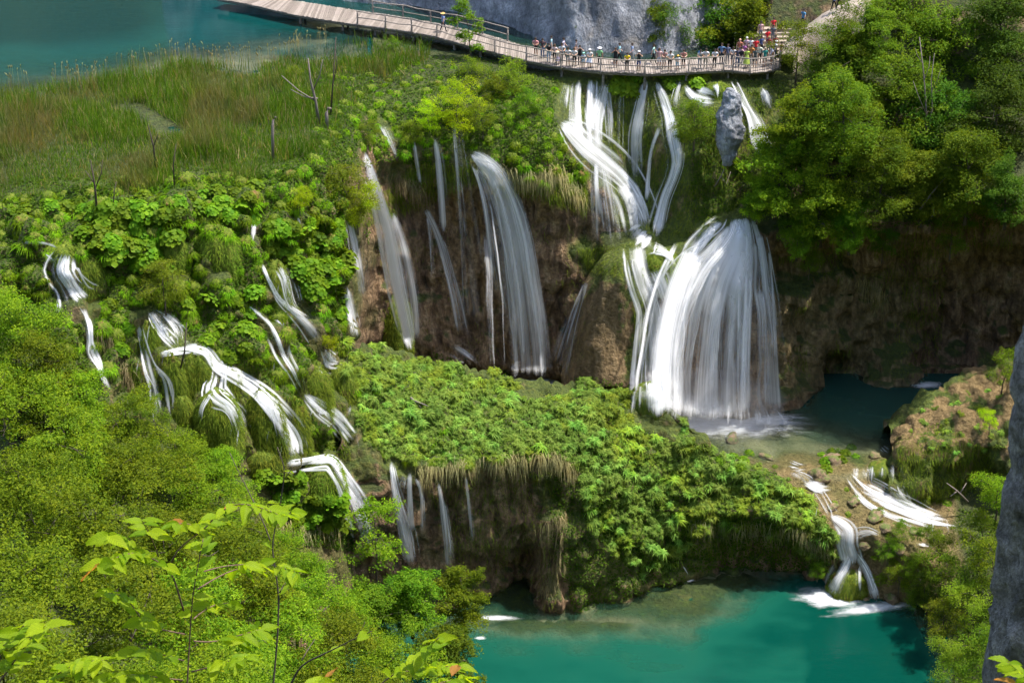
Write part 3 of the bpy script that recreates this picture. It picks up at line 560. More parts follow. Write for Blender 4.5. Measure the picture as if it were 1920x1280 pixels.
def hummock(name, label, px, top, bot, w, group='mossy hummocks in the cascades', fuzz=1., mat='moss', dy=0., lean=0.):
    h0, _ = hit(px, (top+bot)/2); Y = (h0.y if h0 else 130)+dy; k = ppm(Y, (top+bot)/2)
    rx = w/2/k; hgt = (bot-top)/k/CP*1.02; ry = rx*.8+.15
    P0 = at(px, bot, Y-.15)
    na, nb = 30, 16; th = np.linspace(0, 2*np.pi, na, endpoint=False); tt = np.linspace(0.02, 1.25, nb)
    TH, TT = np.meshgrid(th, tt); tc = np.clip(TT, 0, 1); rr = np.sqrt(np.clip(1-(1-np.clip(tc/.62, 0, 1))**2.2, 0, 1))*(1+.12*np.maximum(TT-.6, 0))
    G = np.stack([rx*rr*np.cos(TH)+lean*TT*rx, ry*rr*np.sin(TH), hgt*(1-TT)], -1)
    nz = fbm(np.stack([np.cos(TH)*1.6+px, np.sin(TH)*1.6, TT*1.1], -1), 4, int(px) % 97)
    G[..., :2] *= (1+.2*nz)[..., None]; G[..., 2] += .1*hgt*fbm(np.stack([np.cos(TH)*2+px, np.sin(TH)*2, TT*0], -1), 2, 3)*(1-np.clip(TT, 0, 1))
    i = np.arange(na*nb).reshape(nb, na); j = np.roll(i, -1, 1)
    Q = np.stack([i[:-1], j[:-1], j[1:], i[1:]], -1).reshape(-1, 4)
    V = np.concatenate([G.reshape(-1, 3), [[0, 0, hgt*1.01]]]); Tp = np.stack([np.full(na, len(V)-1), j[0], i[0]], -1)
    root = empty(name, P0+np.array([0, ry*.35, 0])); tag(root, label, 'mossy rock', group)
    obj('rock', mk_mesh('hummock_rock', V, [Q[:, ::-1], Tp[:, ::-1]], M[mat]), root)
    if fuzz > 0:
        n = int(900*rx*hgt*fuzz*.55)+120; a = RNG.integers(0, nb-3, n); b = RNG.integers(0, na, n); f = RNG.random((n, 2))[..., None]
        p = (G[a, b]*(1-f[:, 0])+G[a+1, b]*f[:, 0])*(1-f[:, 1])+G[a, (b+1) % na]*f[:, 1]
        o = np.stack([p[:, 0]/rx, p[:, 1]/ry, np.maximum(p[:, 2]-hgt*.5, 0)/hgt*1.6], -1); o /= np.linalg.norm(o, axis=1)[:, None]+1e-6
        D = o+RNG.normal(0, .35, (n, 3)); D /= np.linalg.norm(D, axis=1)[:, None]
        V, F = strands(p, D, RNG.uniform(.14, .34, n), RNG.uniform(.012, .026, n), RNG.uniform(.5, 1.5, n), 2)
        tag(obj('moss', mk_mesh('hummock_moss', V, F, M['mossblade']), root), kind='stuff')
    return root
M['mossblade'] = leaf_mat('moss_strands', (.075, .125, .01), (.21, .24, .028), .35, .8, obvar=.2)
HUM = [
 (163, 468, 545, 74, 'steep dark green mossy hummock right of the leftmost white cascade', 1.), (122, 462, 490, 40, 'low mossy hummock above the leftmost white cascade', 1.),
 (410, 742, 832, 88, 'broad mossy dome under the forked end of the middle cascade', 1.), (497, 738, 848, 86, 'tall mossy dome on the lower side of the middle cascade', 1.),
 (432, 698, 752, 46, 'small mossy dome in the fork of the middle cascade', 1.), (372, 664, 742, 58, 'leafy mossy dome under the stream above the fork', 1.),
 (333, 668, 800, 56, 'narrow mossy column left of the forked cascade', 1.), (345, 748, 812, 46, 'orange topped mossy hump beside the yellow green treetops', 1.),
 (603, 862, 936, 96, 'rounded mossy dome beneath the bend of the lowest stream', 1.), (518, 498, 568, 48, 'mossy knob left of the short blue shaded fall', 1.),
 (592, 690, 772, 66, 'mossy dome between the two right hand streams of the slope', 1.), (484, 838, 884, 92, 'flat mossy dome beside the foaming landing of the main slope cascade', 1.),
 (286, 606, 694, 34, 'thin mossy fin left of the braided stream', 1.), (408, 434, 522, 80, 'hanging mossy buttress with dark hollow among the butterbur', 1.),
 (330, 446, 528, 50, 'mossy buttress right of the large butterbur bank', 1.), (742, 562, 666, 66, 'mossy ridge standing before the tall thin falls', 1.),
 (1242, 474, 532, 72, 'mossy boss that splits the water below the upper falls', 1.), (1592, 1070, 1112, 66, 'mossy boss in the lowest small cascade', 1.),
 (1590, 1096, 1128, 30, 'small mossy knob at the foot of the lowest cascade', 1.), (1562, 1092, 1122, 28, 'green knob left of the lowest cascade foot', 1.),
 (1345, 160, 186, 44, 'low mossy boss at the brink near the grey rock spire', 1.), (560, 752, 842, 44, 'mossy rib beside the main slope cascade', 1.),
 (640, 690, 760, 60, 'grass topped hummock at the start of the overgrown hill', 1.),
 (1655, 870, 905, 60, 'wet brown boss under the small white cascade near the outcrop', 0.), (1216, 722, 786, 70, 'wet tan boss at the foot of the big fall', 0.),
 (1330, 428, 470, 40, 'mossy knob dividing the top of the big lower fall', 1.),
]
hum_objs = []
for px, a, b, w, lab, fz in HUM:
    hum_objs.append(hummock('mossy_hummock', lab, px, a, b, w, fuzz=fz))
bpy.context.view_layer.update()
def add_to_land(objs):
    global LAND
    V = []; F = []; n = 0
    for me, mw in [(terrain_me, None), (mound_o.data, None), (out_o.data, None), (hillside.data, None), (pil_o.data, None)]+[(c.data, c.matrix_world) for r in objs for c in r.children if c.name.startswith('rock')]:
        v = np.empty(len(me.vertices)*3, np.float32); me.vertices.foreach_get('co', v); v = v.reshape(-1, 3)
        if mw is not None: v = v@np.array(mw.to_3x3()).T+np.array(mw.translation)
        V.append(v); F += [[i+n for i in p.vertices] for p in me.polygons] if mw is not None else (np.array([0])[:0].tolist())
        if mw is None:
            lp = np.empty(len(me.loops), np.int32); me.loops.foreach_get('vertex_index', lp); F += (lp.reshape(-1, 4)+n).tolist()
        n += len(v)
    LAND = BVHTree.FromPolygons(np.concatenate(V).tolist(), F)
add_to_land(hum_objs)

# ================================================================== FALLING WATER
def resample(pts, step=5.):
    p = np.array([(list(q)+[0])[:5] for q in pts], float)
    if len(p) > 2:                                        # Catmull-Rom through the given points
        q = np.concatenate([2*p[:1]-p[1:2], p, 2*p[-1:]-p[-2:-1]]); o = []
        for i in range(1, len(q)-2):
            n = max(2, int(np.hypot(*(q[i+1, :2]-q[i, :2]))/step)); t = np.linspace(0, 1, n, endpoint=False)[:, None]
            a, b, c, d = q[i-1], q[i], q[i+1], q[i+2]
            o.append(.5*((2*b)+(-a+c)*t+(2*a-5*b+4*c-d)*t**2+(-a+3*b-3*c+d)*t**3))
        return np.concatenate(o+[p[-1:]])
    n = max(2, int(np.hypot(*(p[1, :2]-p[0, :2]))/step)); t = np.linspace(0, 1, n)[:, None]
    return p[0]*(1-t)+p[1]*t
FALL_PX = []                                              # (x, y, half width): plants keep clear of these
def water_strip(mb, uvs, dens, edge, pts, off=.22, free=False, layers=1, seed=0, mark=True):
    p = resample(pts, 6. if mark else 9.); n = len(p); nu = int(np.clip(p[:, 2].max()/6, 3 if not mark else 5, 22))
    d = np.gradient(p[:, :2], axis=0); d /= np.linalg.norm(d, axis=1)[:, None]+1e-9; nrm = np.stack([d[:, 1], -d[:, 0]], 1)
    for q in (p[::2] if mark else []): FALL_PX.append((q[0], q[1], q[2]*.5))
    u = np.linspace(-1, 1, nu)
    X = p[:, 0:1]+nrm[:, 0:1]*u*p[:, 2:3]*.5; Yp = p[:, 1:2]+nrm[:, 1:2]*u*p[:, 2:3]*.5
    Yd = np.zeros_like(X); last = 140.
    for i in range(n):
        for j in range(nu):
            h, _ = hit(X[i, j], Yp[i, j])
            if h is not None: last = h.y
            Yd[i, j] = last
    H = Yd.copy()
    if free:                                              # leaves the lip and falls clear of the wall
        t = np.linspace(0, 1, n)[:, None]; Y0 = np.median(Yd[:3]); Y1 = min(np.median(Yd[-3:]), Y0+.3); Yd = np.minimum(Y0+(Y1-Y0)*t-.9*np.sqrt(t), H)
    Yd = blur(blur(Yd, 4, (0,)), 2, (1,)); Yd = np.minimum(Yd, H+.25)
    for L in range(layers):
        Yl = Yd-off*(1+L*1.4)-.07*p[:, 2:3]/22*(1-u**2)+p[:, 4:5]
        G = at(X, Yp, Yl); len_ = np.concatenate([[0], np.cumsum(np.linalg.norm(np.diff(G[:, nu//2], axis=0), axis=1))])
        wm = p[:, 2:3]/24.
        uvs.append(np.stack([np.broadcast_to(u*.5*np.median(wm)*(.6+.4*wm/np.median(wm))+seed*3.7+L*11.3, X.shape), np.broadcast_to(len_[:, None], X.shape)], -1).reshape(-1, 2))
        dens.append(np.broadcast_to(p[:, 3:4]*(1 if L == 0 else .75), X.shape).ravel())
        e = ((1-u**2)**(1.2 if mark else 1.15))[None]*np.clip(np.minimum(np.arange(n)/2.5+.25, (n-1-np.arange(n))/4.), 0, 1)[:, None]; edge.append(e.ravel())
        mb.put(G.reshape(-1, 3), grid_faces(n, nu))
def waterfall(name, label, strips, cat='waterfall', off=.22, layers=1, free=False):
    mb = MB(); uvs, dn, ed = [], [], []
    for i, s in enumerate(strips):
        fr = free
        if s[0] == 'free': fr, s = True, s[1:]
        # a thin veil, and over it many single threads that wander, start late and end early
        water_strip(mb, uvs, dn, ed, [(q[0], q[1], q[2], q[3]*((.46 if cat == 'cascade' else .92 if fr else .7) if q[2] > 14 else .95), *q[4:5]) for q in s], off, fr, 1, i+random.random()*5)
        p = resample(s, 16.); n = len(p); wm = float(np.mean(p[:, 2])); dd = np.gradient(p[:, :2], axis=0); dd /= np.linalg.norm(dd, axis=1)[:, None]+1e-9
        if n < 4 or wm < 9: continue
        for kx in range(int(np.clip(wm/4.6*(1.25 if cat == 'cascade' else 1.), 3, 30))):
            o = random.gauss(0, .3); o = max(-.66, min(.66, o)); ph, ph2, am = random.uniform(0, 6), random.uniform(0, 6), random.uniform(.02, .1)*(1 if cat == 'cascade' else .22); a = int(random.random()**2*.45*n); b = n-int(random.random()**2*.4*n)
            dk = random.uniform(.8, 1.08) if cat == 'cascade' else random.uniform(.6, 1.)
            if b-a < 3: a, b = 0, n
            j = np.arange(n); off_ = (o+am*np.sin(ph+j*.45)+am*.5*np.sin(ph2+j*1.1))*p[:, 2]; wv = random.uniform(3.5, 6) if wm <= 16 else random.uniform(4.5, 10.5) if cat == 'cascade' else random.uniform(5, 11+wm*.09)
            th = [(p[q, 0]+dd[q, 1]*off_[q], p[q, 1]-dd[q, 0]*off_[q], wv*(.75+.5*p[q, 2]/wm), min(1.25, p[q, 3]*dk*(1.1-.5*abs(o))), p[q, 4]) for q in range(a, b)]
            water_strip(mb, uvs, dn, ed, th, off*random.uniform(.5, 1.5)+.05, fr, 1, i+random.random()*9, False)
        if cat == 'cascade' and wm > 20:                  # thin trickles leaving the stream
            for kx in range(3):
                q = p[random.randint(1, n-2)]; sg = random.choice((-1, 1)); x0, y0, ln = q[0]+sg*q[2]*.4, q[1], random.uniform(26, 60)
                water_strip(mb, uvs, dn, ed, [(x0, y0, 5, .9), (x0+sg*5, y0+ln*.4, 6, .85), (x0+sg*7, y0+ln, 6, .6)], .2, False, 1, random.random()*9, False)
    me = mb.mesh(name, M['fall'], uv=np.concatenate(uvs), attrs={'dens': np.concatenate(dn), 'edge': np.concatenate(ed)})
    return tag(obj(name, me), label, cat, 'waterfalls and cascades')
W = waterfall
W('waterfall', 'wide fan of white strands under the boardwalk merging into one diagonal chute', [
  [(1064, 149, 14, .7), (1055, 185, 24, .85), (1052, 218, 28, .95)], [(1086, 149, 24, .85), (1082, 190, 28, .85), (1086, 240, 36, 1), (1100, 272, 44, 1.1)],
  [(1110, 149, 28, 1), (1108, 200, 30, 1.05), (1108, 262, 40, 1.1)], [(1135, 152, 22, .95), (1125, 190, 32, 1), (1115, 240, 38, 1.05), (1120, 295, 38, .8)],
  [(1140, 160, 16, .7), (1144, 210, 26, .6), (1148, 282, 24, .55)],
  [(1050, 228, 12, 1), (1072, 248, 40, 1.2), (1100, 275, 56, 1.3), (1130, 300, 60, 1.3), (1160, 325, 54, 1.2), (1185, 355, 46, 1.1), (1205, 392, 40, 1.05), (1217, 435, 32, 1)],
  [(1125, 305, 40, .8), (1130, 360, 80, .62), (1138, 430, 100, .5), (1140, 470, 100, .3)], [(1168, 340, 60, 1), (1188, 380, 62, .85), (1198, 445, 54, .7)],
  [(1118, 300, 10, .9), (1119, 350, 12, .9), (1130, 420, 14, .6)]], layers=2)
W('waterfall', 'single pale strand falling down the mossy wall below the boardwalk centre', [[(1165, 158, 10, .7), (1162, 220, 14, .6), (1160, 300, 14, .5)], [(1213, 150, 12, .95), (1206, 175, 22, .95), (1199, 210, 28, .9), (1192, 250, 32, .85), (1192, 300, 34, .7), (1196, 345, 32, .5)]], layers=2)
W('waterfall', 'bright bent fall that joins the diagonal chute from the right', [
  [(1230, 152, 14, .95), (1245, 185, 28, 1.05), (1255, 215, 28, 1.1), (1262, 245, 38, 1.2), (1268, 275, 36, 1.2), (1270, 305, 32, 1.2), (1262, 335, 28, 1.2), (1248, 370, 28, 1.2), (1238, 410, 32, 1.2), (1230, 447, 36, 1.2)],
  [(1238, 238, 14, .9), (1222, 280, 9, .9), (1216, 330, 11, .85), (1212, 385, 14, .75)], [(1276, 150, 12, .9), (1268, 180, 15, .9), (1262, 215, 20, .95)]], layers=2)
W('waterfall', 'short stepped fall spilling over rocks left of the grey rock spire', [
  [(1284, 158, 16, 1), (1298, 178, 30, 1.1), (1320, 188, 40, 1.1), (1352, 190, 18, 1.1)], [(1345, 156, 26, 1), (1345, 170, 26, 1), (1345, 187, 28, 1.1)], [(1286, 188, 20, 1.1), (1284, 228, 22, 1)]])
W('waterfall', 'tumbling white fall right of the grey rock spire', [
  [(1375, 150, 22, .9), (1385, 170, 24, .9), (1397, 195, 22, 1.1), (1406, 212, 26, 1.1), (1416, 235, 44, 1.2), (1422, 262, 54, 1.1), (1436, 300, 46, 1.)], [(1430, 163, 12, 1), (1440, 185, 24, .9), (1451, 208, 28, .9)], [(1398, 240, 26, 1), (1395, 270, 28, .9)]])
W('waterfall', 'white chute running down beside the tan rock pillar', [
  [(1218, 436, 40, 1.2), (1202, 452, 64, 1.3), (1190, 468, 40, 1.2)], [(1195, 458, 40, 1.2), (1200, 500, 44, 1.2), (1214, 540, 50, 1.2), (1228, 580, 50, 1.2), (1232, 640, 64, 1.15), (1235, 700, 76, 1.1), (1240, 782, 90, 1.1)],
  [(1222, 462, 36, 1.1), (1252, 476, 18, 1.1), (1268, 505, 12, 1)], [(1225, 505, 60, .85), (1240, 540, 54, 1), (1250, 575, 44, 1)], [(1215, 722, 40, 1), (1212, 770, 76, .8)]], layers=2, off=.3)
W('waterfall', 'broad white curtain of the big lower fall landing in the plunge pool', [
  [(1352, 412, 26, 1.1), (1325, 436, 34, 1.15), (1300, 466, 42, 1.15), (1285, 500, 40, 1)], ['free', (1388, 408, 40, 1.3), (1387, 438, 62, 1.3), (1376, 478, 106, 1.2), (1354, 530, 166, 1.02), (1338, 600, 208, .76), (1328, 700, 230, .64), (1325, 790, 250, .8)],
  ['free', (1396, 412, 28, 1.1), (1399, 480, 38, 1.1), (1399, 560, 38, 1), (1396, 650, 38, .95), (1394, 786, 40, .95)],
  ['free', (1302, 470, 60, 1.05), (1274, 540, 66, .95), (1254, 620, 66, .9), (1246, 700, 76, .9), (1246, 786, 90, .95)], ['free', (1340, 530, 44, .95), (1336, 650, 40, .85), (1336, 786, 40, .8)],
  ['free', (1422, 436, 22, .8), (1432, 500, 28, .75), (1440, 600, 42, .55), (1450, 778, 54, .6)], [(1330, 732, 230, .25, -.8), (1325, 765, 270, .75, -1.2), (1322, 797, 290, 1., -1.6)], ['free', (1441, 466, 10, .75), (1449, 560, 14, .65), (1453, 690, 22, .5)]], layers=2, off=.3)
W('waterfall', 'large arching veil leaping off the brown cliff', [
  ['free', (883, 286, 16, 1.1), (905, 303, 40, 1.1), (930, 333, 58, 1.05), (950, 380, 72, 1), (966, 440, 86, .92), (979, 520, 96, .85), (989, 600, 106, .8), (995, 670, 112, .72), (997, 714, 118, .66)],
  ['free', (890, 310, 12, .8), (905, 350, 24, .7), (922, 420, 44, .55), (942, 520, 64, .48), (960, 640, 80, .42)], [(846, 645, 36, .6), (876, 664, 40, .6), (905, 692, 40, .55)]], layers=2, off=.35)
W('waterfall', 'tall slanting white fall at the left end of the brown cliff', [
  ['free', (682, 286, 18, 1), (700, 340, 30, .95), (715, 390, 36, .95), (728, 440, 42, .95), (742, 520, 42, .92), (755, 580, 38, .9), (768, 640, 32, .88), (773, 662, 26, .85)],
  ['free', (735, 400, 24, .7), (755, 470, 44, .56), (773, 560, 54, .46), (780, 645, 50, .38)]], layers=2, off=.3)
W('waterfall', 'thin curved thread of water on the brown cliff', [[(776, 262, 9, .8), (783, 310, 11, .9), (790, 362, 15, .9)], ['free', (796, 388, 16, .9), (820, 440, 22, .86), (838, 500, 26, .76), (855, 570, 30, .66), (867, 640, 38, .5)], ['free', (800, 400, 10, .8), (808, 460, 12, .7), (812, 540, 14, .5)]], off=.3)
W('waterfall', 'two faint veils left of the large arching fall', [['free', (815, 258, 13, .65), (822, 310, 20, .72), (828, 380, 22, .6), (832, 440, 26, .4)], ['free', (852, 228, 13, .65), (858, 290, 22, .72), (863, 350, 28, .6), (871, 450, 44, .48), (882, 610, 66, .36)]], off=.3)
W('waterfall', 'small white rill through shrubs above the slanting fall', [[(715, 230, 17, .85), (730, 256, 19, .88), (741, 286, 13, .8), (751, 314, 7, .7)]])
W('waterfall', 'pale veil in the notch behind the leafy bluff', [['free', (655, 412, 22, .7), (668, 470, 34, .62), (686, 570, 44, .46)], [(650, 538, 14, .9), (659, 580, 32, .82), (673, 645, 38, .6)]], off=.3)
W('waterfall', 'bluish water sliding down left of the tan rock pillar', [[(1101, 526, 12, .9), (1086, 560, 24, .76), (1070, 610, 36, .68), (1054, 670, 50, .62), (1044, 714, 60, .6)]], layers=2, off=.3)
C = 'cascade'
W('cascade', 'foaming stepped cascade at the far left of the slope', [[(124, 474, 34, 1.1), (114, 505, 54, 1.1), (126, 530, 48, 1.2), (140, 555, 64, 1.2), (150, 570, 110, 1.2)], [(36, 455, 7, .85), (64, 453, 8, .85), (98, 460, 9, .85), (122, 474, 16, .95)], [(84, 476, 9, .8), (96, 484, 9, .85), (106, 496, 12, .9)]], C)
W('cascade', 'narrow rill dropping out of the tussocks beside the near treetops', [[(152, 572, 26, .9), (162, 592, 14, .9), (166, 612, 16, 1.1), (168, 640, 14, 1.1), (171, 660, 26, 1.2), (184, 684, 18, 1.1), (194, 708, 14, 1), (212, 738, 14, .9)]], C)
W('cascade', 'grey blue fall behind the thin mossy fin', [[(260, 608, 14, 1), (268, 650, 20, 1), (278, 690, 34, 1), (292, 720, 50, 1), (298, 752, 52, .95), (302, 796, 46, .9)]], C, layers=2)
W('cascade', 'braided stream below the yellow green bush', [[(280, 582, 14, 1), (298, 605, 40, 1), (320, 630, 54, 1), (342, 652, 44, 1.1)], [(302, 588, 18, 1), (326, 614, 28, .9), (336, 642, 26, .9)], [(298, 663, 14, 1.1), (350, 656, 22, 1.2), (392, 664, 26, 1.2)], [(340, 640, 10, 1), (372, 642, 10, .9)]], C)
W('cascade', 'longest white cascade of the slope curving down to a foaming landing', [
  [(340, 650, 16, 1), (384, 660, 28, 1.2), (405, 685, 32, 1.3), (440, 702, 36, 1.3), (475, 726, 40, 1.3), (510, 760, 50, 1.25), (535, 795, 60, 1.2), (555, 830, 62, 1.2), (560, 862, 72, 1.2)],
  [(505, 752, 30, .8), (522, 800, 40, .7), (530, 845, 40, .5)]], C, layers=2)
W('cascade', 'forked branch of the main slope cascade over mossy domes', [[(410, 690, 26, 1.1), (406, 715, 30, 1.1), (402, 736, 44, 1.1), (426, 755, 34, 1.1), (441, 780, 28, 1), (454, 820, 30, .95)], [(394, 738, 16, 1), (378, 765, 11, .9), (374, 800, 9, .7)], [(425, 752, 20, .9), (452, 775, 22, .8), (464, 812, 18, .6)]], C)
W('cascade', 'lowest stream bending round the mossy dome into the trees', [[(535, 872, 24, 1.1), (588, 864, 26, 1.2), (620, 862, 32, 1.2), (641, 886, 38, 1.2), (656, 912, 44, 1.2), (671, 942, 54, 1.1), (686, 984, 54, 1.05), (702, 1030, 54, .9)]], C, layers=2)
W('cascade', 'short blue shaded fall above the upper stream', [[(524, 498, 30, 1), (540, 525, 36, .95), (548, 566, 40, .9), (568, 596, 30, .9)], [(488, 490, 12, 1.1), (502, 500, 12, 1)]], C)
W('cascade', 'smooth stream curling right under the leafy bluff', [[(492, 496, 12, 1), (506, 530, 10, .9), (524, 561, 13, 1.1), (545, 580, 20, 1.15), (570, 602, 30, 1.15), (590, 625, 36, 1.1), (602, 645, 34, 1.1)], [(604, 652, 22, 1.1), (620, 676, 42, 1.1), (642, 678, 18, 1.1)]], C)
W('cascade', 'white stream running through tussocks in the middle of the slope', [[(466, 574, 10, .9), (484, 589, 18, 1.1), (505, 610, 28, 1.1), (520, 640, 32, 1.1), (530, 665, 28, 1.1), (547, 694, 20, 1.1), (558, 716, 16, 1), (572, 740, 16, 1)]], C)
W('cascade', 'white stream sliding onto the edge of the overgrown hill', [[(570, 738, 14, 1.1), (600, 765, 32, 1.15), (630, 785, 38, 1.1), (651, 810, 40, 1.05), (668, 832, 34, 1)], [(658, 758, 9, .9), (650, 790, 12, .8)]], C)
W('cascade', 'tiny white rill above the mossy buttress', [[(342, 424, 8, 1.1), (338, 446, 9, 1)]], C)
W('cascade', 'thin rill between butterbur left of the small yellow bush', [[(478, 402, 12, .9), (476, 430, 12, .9), (472, 462, 14, .8)]], C)
W('cascade', 'thin rill under the small bright yellow bush', [[(560, 402, 8, .9), (562, 446, 11, .9)]], C)
W('cascade', 'small white curl of water by the orange topped hump', [[(332, 764, 26, 1), (312, 782, 32, 1)]], C)
W('waterfall', 'thin falls like combed hair dropping from the overgrown hill', [
  ['free', (733, 864, 9, 1), (738, 900, 15, .95), (745, 940, 26, .9), (760, 1000, 40, .85), (770, 1070, 40, .7)], [(764, 884, 16, 1), (756, 905, 22, .85), (752, 940, 18, .65)], ['free', (768, 884, 13, 1), (768, 930, 16, .9), (772, 1010, 22, .75)], ['free', (778, 892, 14, .9), (790, 925, 12, .85), (793, 1010, 14, .65)]], off=.3)
W('waterfall', 'two thin threads on the dark cliff of the overgrown hill', [['free', (822, 902, 9, .95), (830, 950, 18, .9), (838, 1020, 24, .7), (842, 1080, 26, .5)], ['free', (872, 886, 7, .85), (880, 950, 11, .75), (889, 1030, 16, .55)]], off=.3)
W('waterfall', 'tiny spout of water beside the lower pool', [[(1279, 1058, 5, 1.1), (1288, 1072, 5, 1.1), (1294, 1086, 7, 1.1)]])
W('waterfall', 'low curtain of water slipping over the brown boss beside the outcrop', [[(x_, 870+random.uniform(-3, 3), 16, .85), (x_-1, 888, 18, .8), (x_-3, 908+random.uniform(-3, 4), 20, .75)] for x_ in (1606, 1622, 1638, 1654, 1670, 1684)], off=.15)
W('cascade', 'white rapids running right from the brown boss past the outcrop', [[(1590, 890, 16, .9), (1606, 908, 28, .95), (1632, 930, 40, 1), (1664, 948, 40, 1), (1712, 964, 38, 1), (1760, 980, 34, .95), (1806, 988, 24, .7)], [(1620, 905, 40, .9), (1650, 922, 46, .95), (1690, 944, 38, 1), (1740, 964, 30, 1), (1786, 976, 22, .8)], [(1686, 905, 24, .9), (1690, 924, 30, .95), (1712, 946, 26, .9)], [(1604, 930, 12, .7), (1640, 952, 14, .75), (1680, 966, 12, .6)]], C, off=.14)
W('cascade', 'small white spill between the shallows and the outcrop', [[(1652, 834, 12, .95), (1662, 842, 18, 1), (1674, 850, 14, .9)]], C, off=.14)
W('cascade', 'thin upper ripple of white water on the ochre shelf', [[(1474, 874, 18, 1), (1500, 881, 15, 1.1), (1522, 880, 13, .95)]], C)
W('cascade', 'shallow water sliding over the ochre shelf to the lowest cascade', [[(1480, 884, 14, .7), (1512, 900, 20, .62), (1536, 930, 26, .6), (1552, 956, 24, .7), (1566, 974, 22, .8)]], C, off=.1)
W('cascade', 'small white swirl in the middle of the ochre shelf', [[(1508, 904, 14, 1.1), (1540, 918, 24, 1.2), (1568, 916, 15, 1)]], C)
W('cascade', 'white ripple on the ochre shelf next to the near bank bushes', [[(1716, 1018, 12, 1), (1762, 1026, 11, 1)]], C)
W('waterfall', 'lowest white cascade tumbling into the green pool', [[(1556, 966, 12, .9), (1576, 980, 34, 1), (1590, 996, 48, 1.05), (1590, 1020, 52, 1.05), (1597, 1046, 54, 1.05), (1592, 1066, 60, 1.)], [(1652, 1004, 10, .9), (1630, 996, 18, 1), (1608, 1000, 26, 1), (1596, 1014, 30, 1)], [(1594, 1036, 34, 1.05), (1584, 1062, 32, 1.05), (1568, 1090, 36, 1.05), (1552, 1124, 54, 1)], [(1604, 1036, 20, .95), (1622, 1062, 22, .95), (1636, 1096, 26, .95), (1646, 1132, 44, .95)], [(1566, 1052, 12, .85), (1550, 1084, 14, .85), (1540, 1114, 18, .85)], [(1612, 1056, 10, .85), (1612, 1090, 10, .7), (1614, 1122, 10, .6)]], off=.16)
W('cascade', 'white water glimpsed between the upper bushes of the near bank', [[(1784, 1004, 18, 1.05), (1796, 1034, 22, 1.05)]], C)
W('cascade', 'white water glimpsed low in the bushes of the near bank', [[(1752, 1078, 36, 1.1), (1766, 1104, 28, 1)]], C)

def foam(px, py, rx, ry, z, seed=0, rot=0.):
    n, m = 40, 10; a = np.linspace(0, 2*np.pi, n, endpoint=False); r = np.linspace(0, 1, m)
    A, Rr = np.meshgrid(a, r); wob = 1+.25*fbm(np.stack([np.cos(A)*1.3+seed, np.sin(A)*1.3, 0*A], -1), 3, seed)
    x = rx*Rr*np.cos(A)*wob; y = ry*Rr*np.sin(A)*wob; c, s_ = math.cos(rot), math.sin(rot)
    G = atz(px+c*x-s_*y, py+s_*x+c*y, z); i = np.arange(n*m).reshape(m, n); j = np.roll(i, -1, 1)
    me = mk_mesh('foam', G.reshape(-1, 3), np.stack([i[:-1], j[:-1], j[1:], i[1:]], -1).reshape(-1, 4), M['foam'], attrs={'edge': (1-Rr**1.3).ravel()})
    tag(obj('foam', me), 'white foam spread on the water at the foot of falling water', None, None, 'stuff')
for a in [(1330, 793, 210, 30, -25.97, 1), (1270, 796, 130, 30, -25.955, 2), (1420, 788, 120, 16, -25.965, 3), (1340, 792, 150, 20, -25.94, 14), (1546, 1118, 70, 24, -33.97, 4), (1640, 1138, 110, 13, -33.965, 5, -.12), (1560, 1128, 60, 14, -33.96, 6),
          (1740, 722, 36, 9, -25.97, 7), (930, 1158, 60, 8, -33.97, 8), (1294, 1087, 12, 4, -33.96, 9), (900, 1195, 14, 5, -33.96, 12), (1000, 716, 110, 14, -25.95, 13)]: foam(*a)

t_ = NT('spray_mist'); pv = t_.n('VolumePrincipled', {'Color': (.95, .96, 1.), 'Density': .065, 'Anisotropy': .2}); t_.t.links.new(pv.outputs[0], t_.n('OutputMaterial').inputs['Volume']); M['spray'] = t_.m
def spray(px, py, Y, rx, ry, rz, label):
    th, ph = np.meshgrid(np.linspace(0, 2*np.pi, 24, endpoint=False), np.linspace(.04, math.pi-.04, 14)); G = np.stack([rx*np.cos(th)*np.sin(ph), ry*np.sin(th)*np.sin(ph), rz*np.cos(ph)], -1)*(1+.12*fbm(np.stack([np.cos(th)*2+px, np.sin(th)*2, np.cos(ph)*2], -1), 2, 5))[..., None]
    i = np.arange(24*14).reshape(14, 24); j = np.roll(i, -1, 1); c = at(px, py, Y); cap = lambda r: np.stack([np.full(22, r[0]), r[1:-1], r[2:]], -1)
    o = obj('spray', mk_mesh('spray', G.reshape(-1, 3), [np.stack([i[:-1], i[1:], j[1:], j[:-1]], -1).reshape(-1, 4), cap(i[0]), cap(i[-1][::-1])], M['spray'])); o.location = c; tag(o, label, None, None, 'stuff')
spray(1310, 775, 142.3, 7.5, 2.8, 3.8, 'white spray drifting at the foot of the big lower fall')
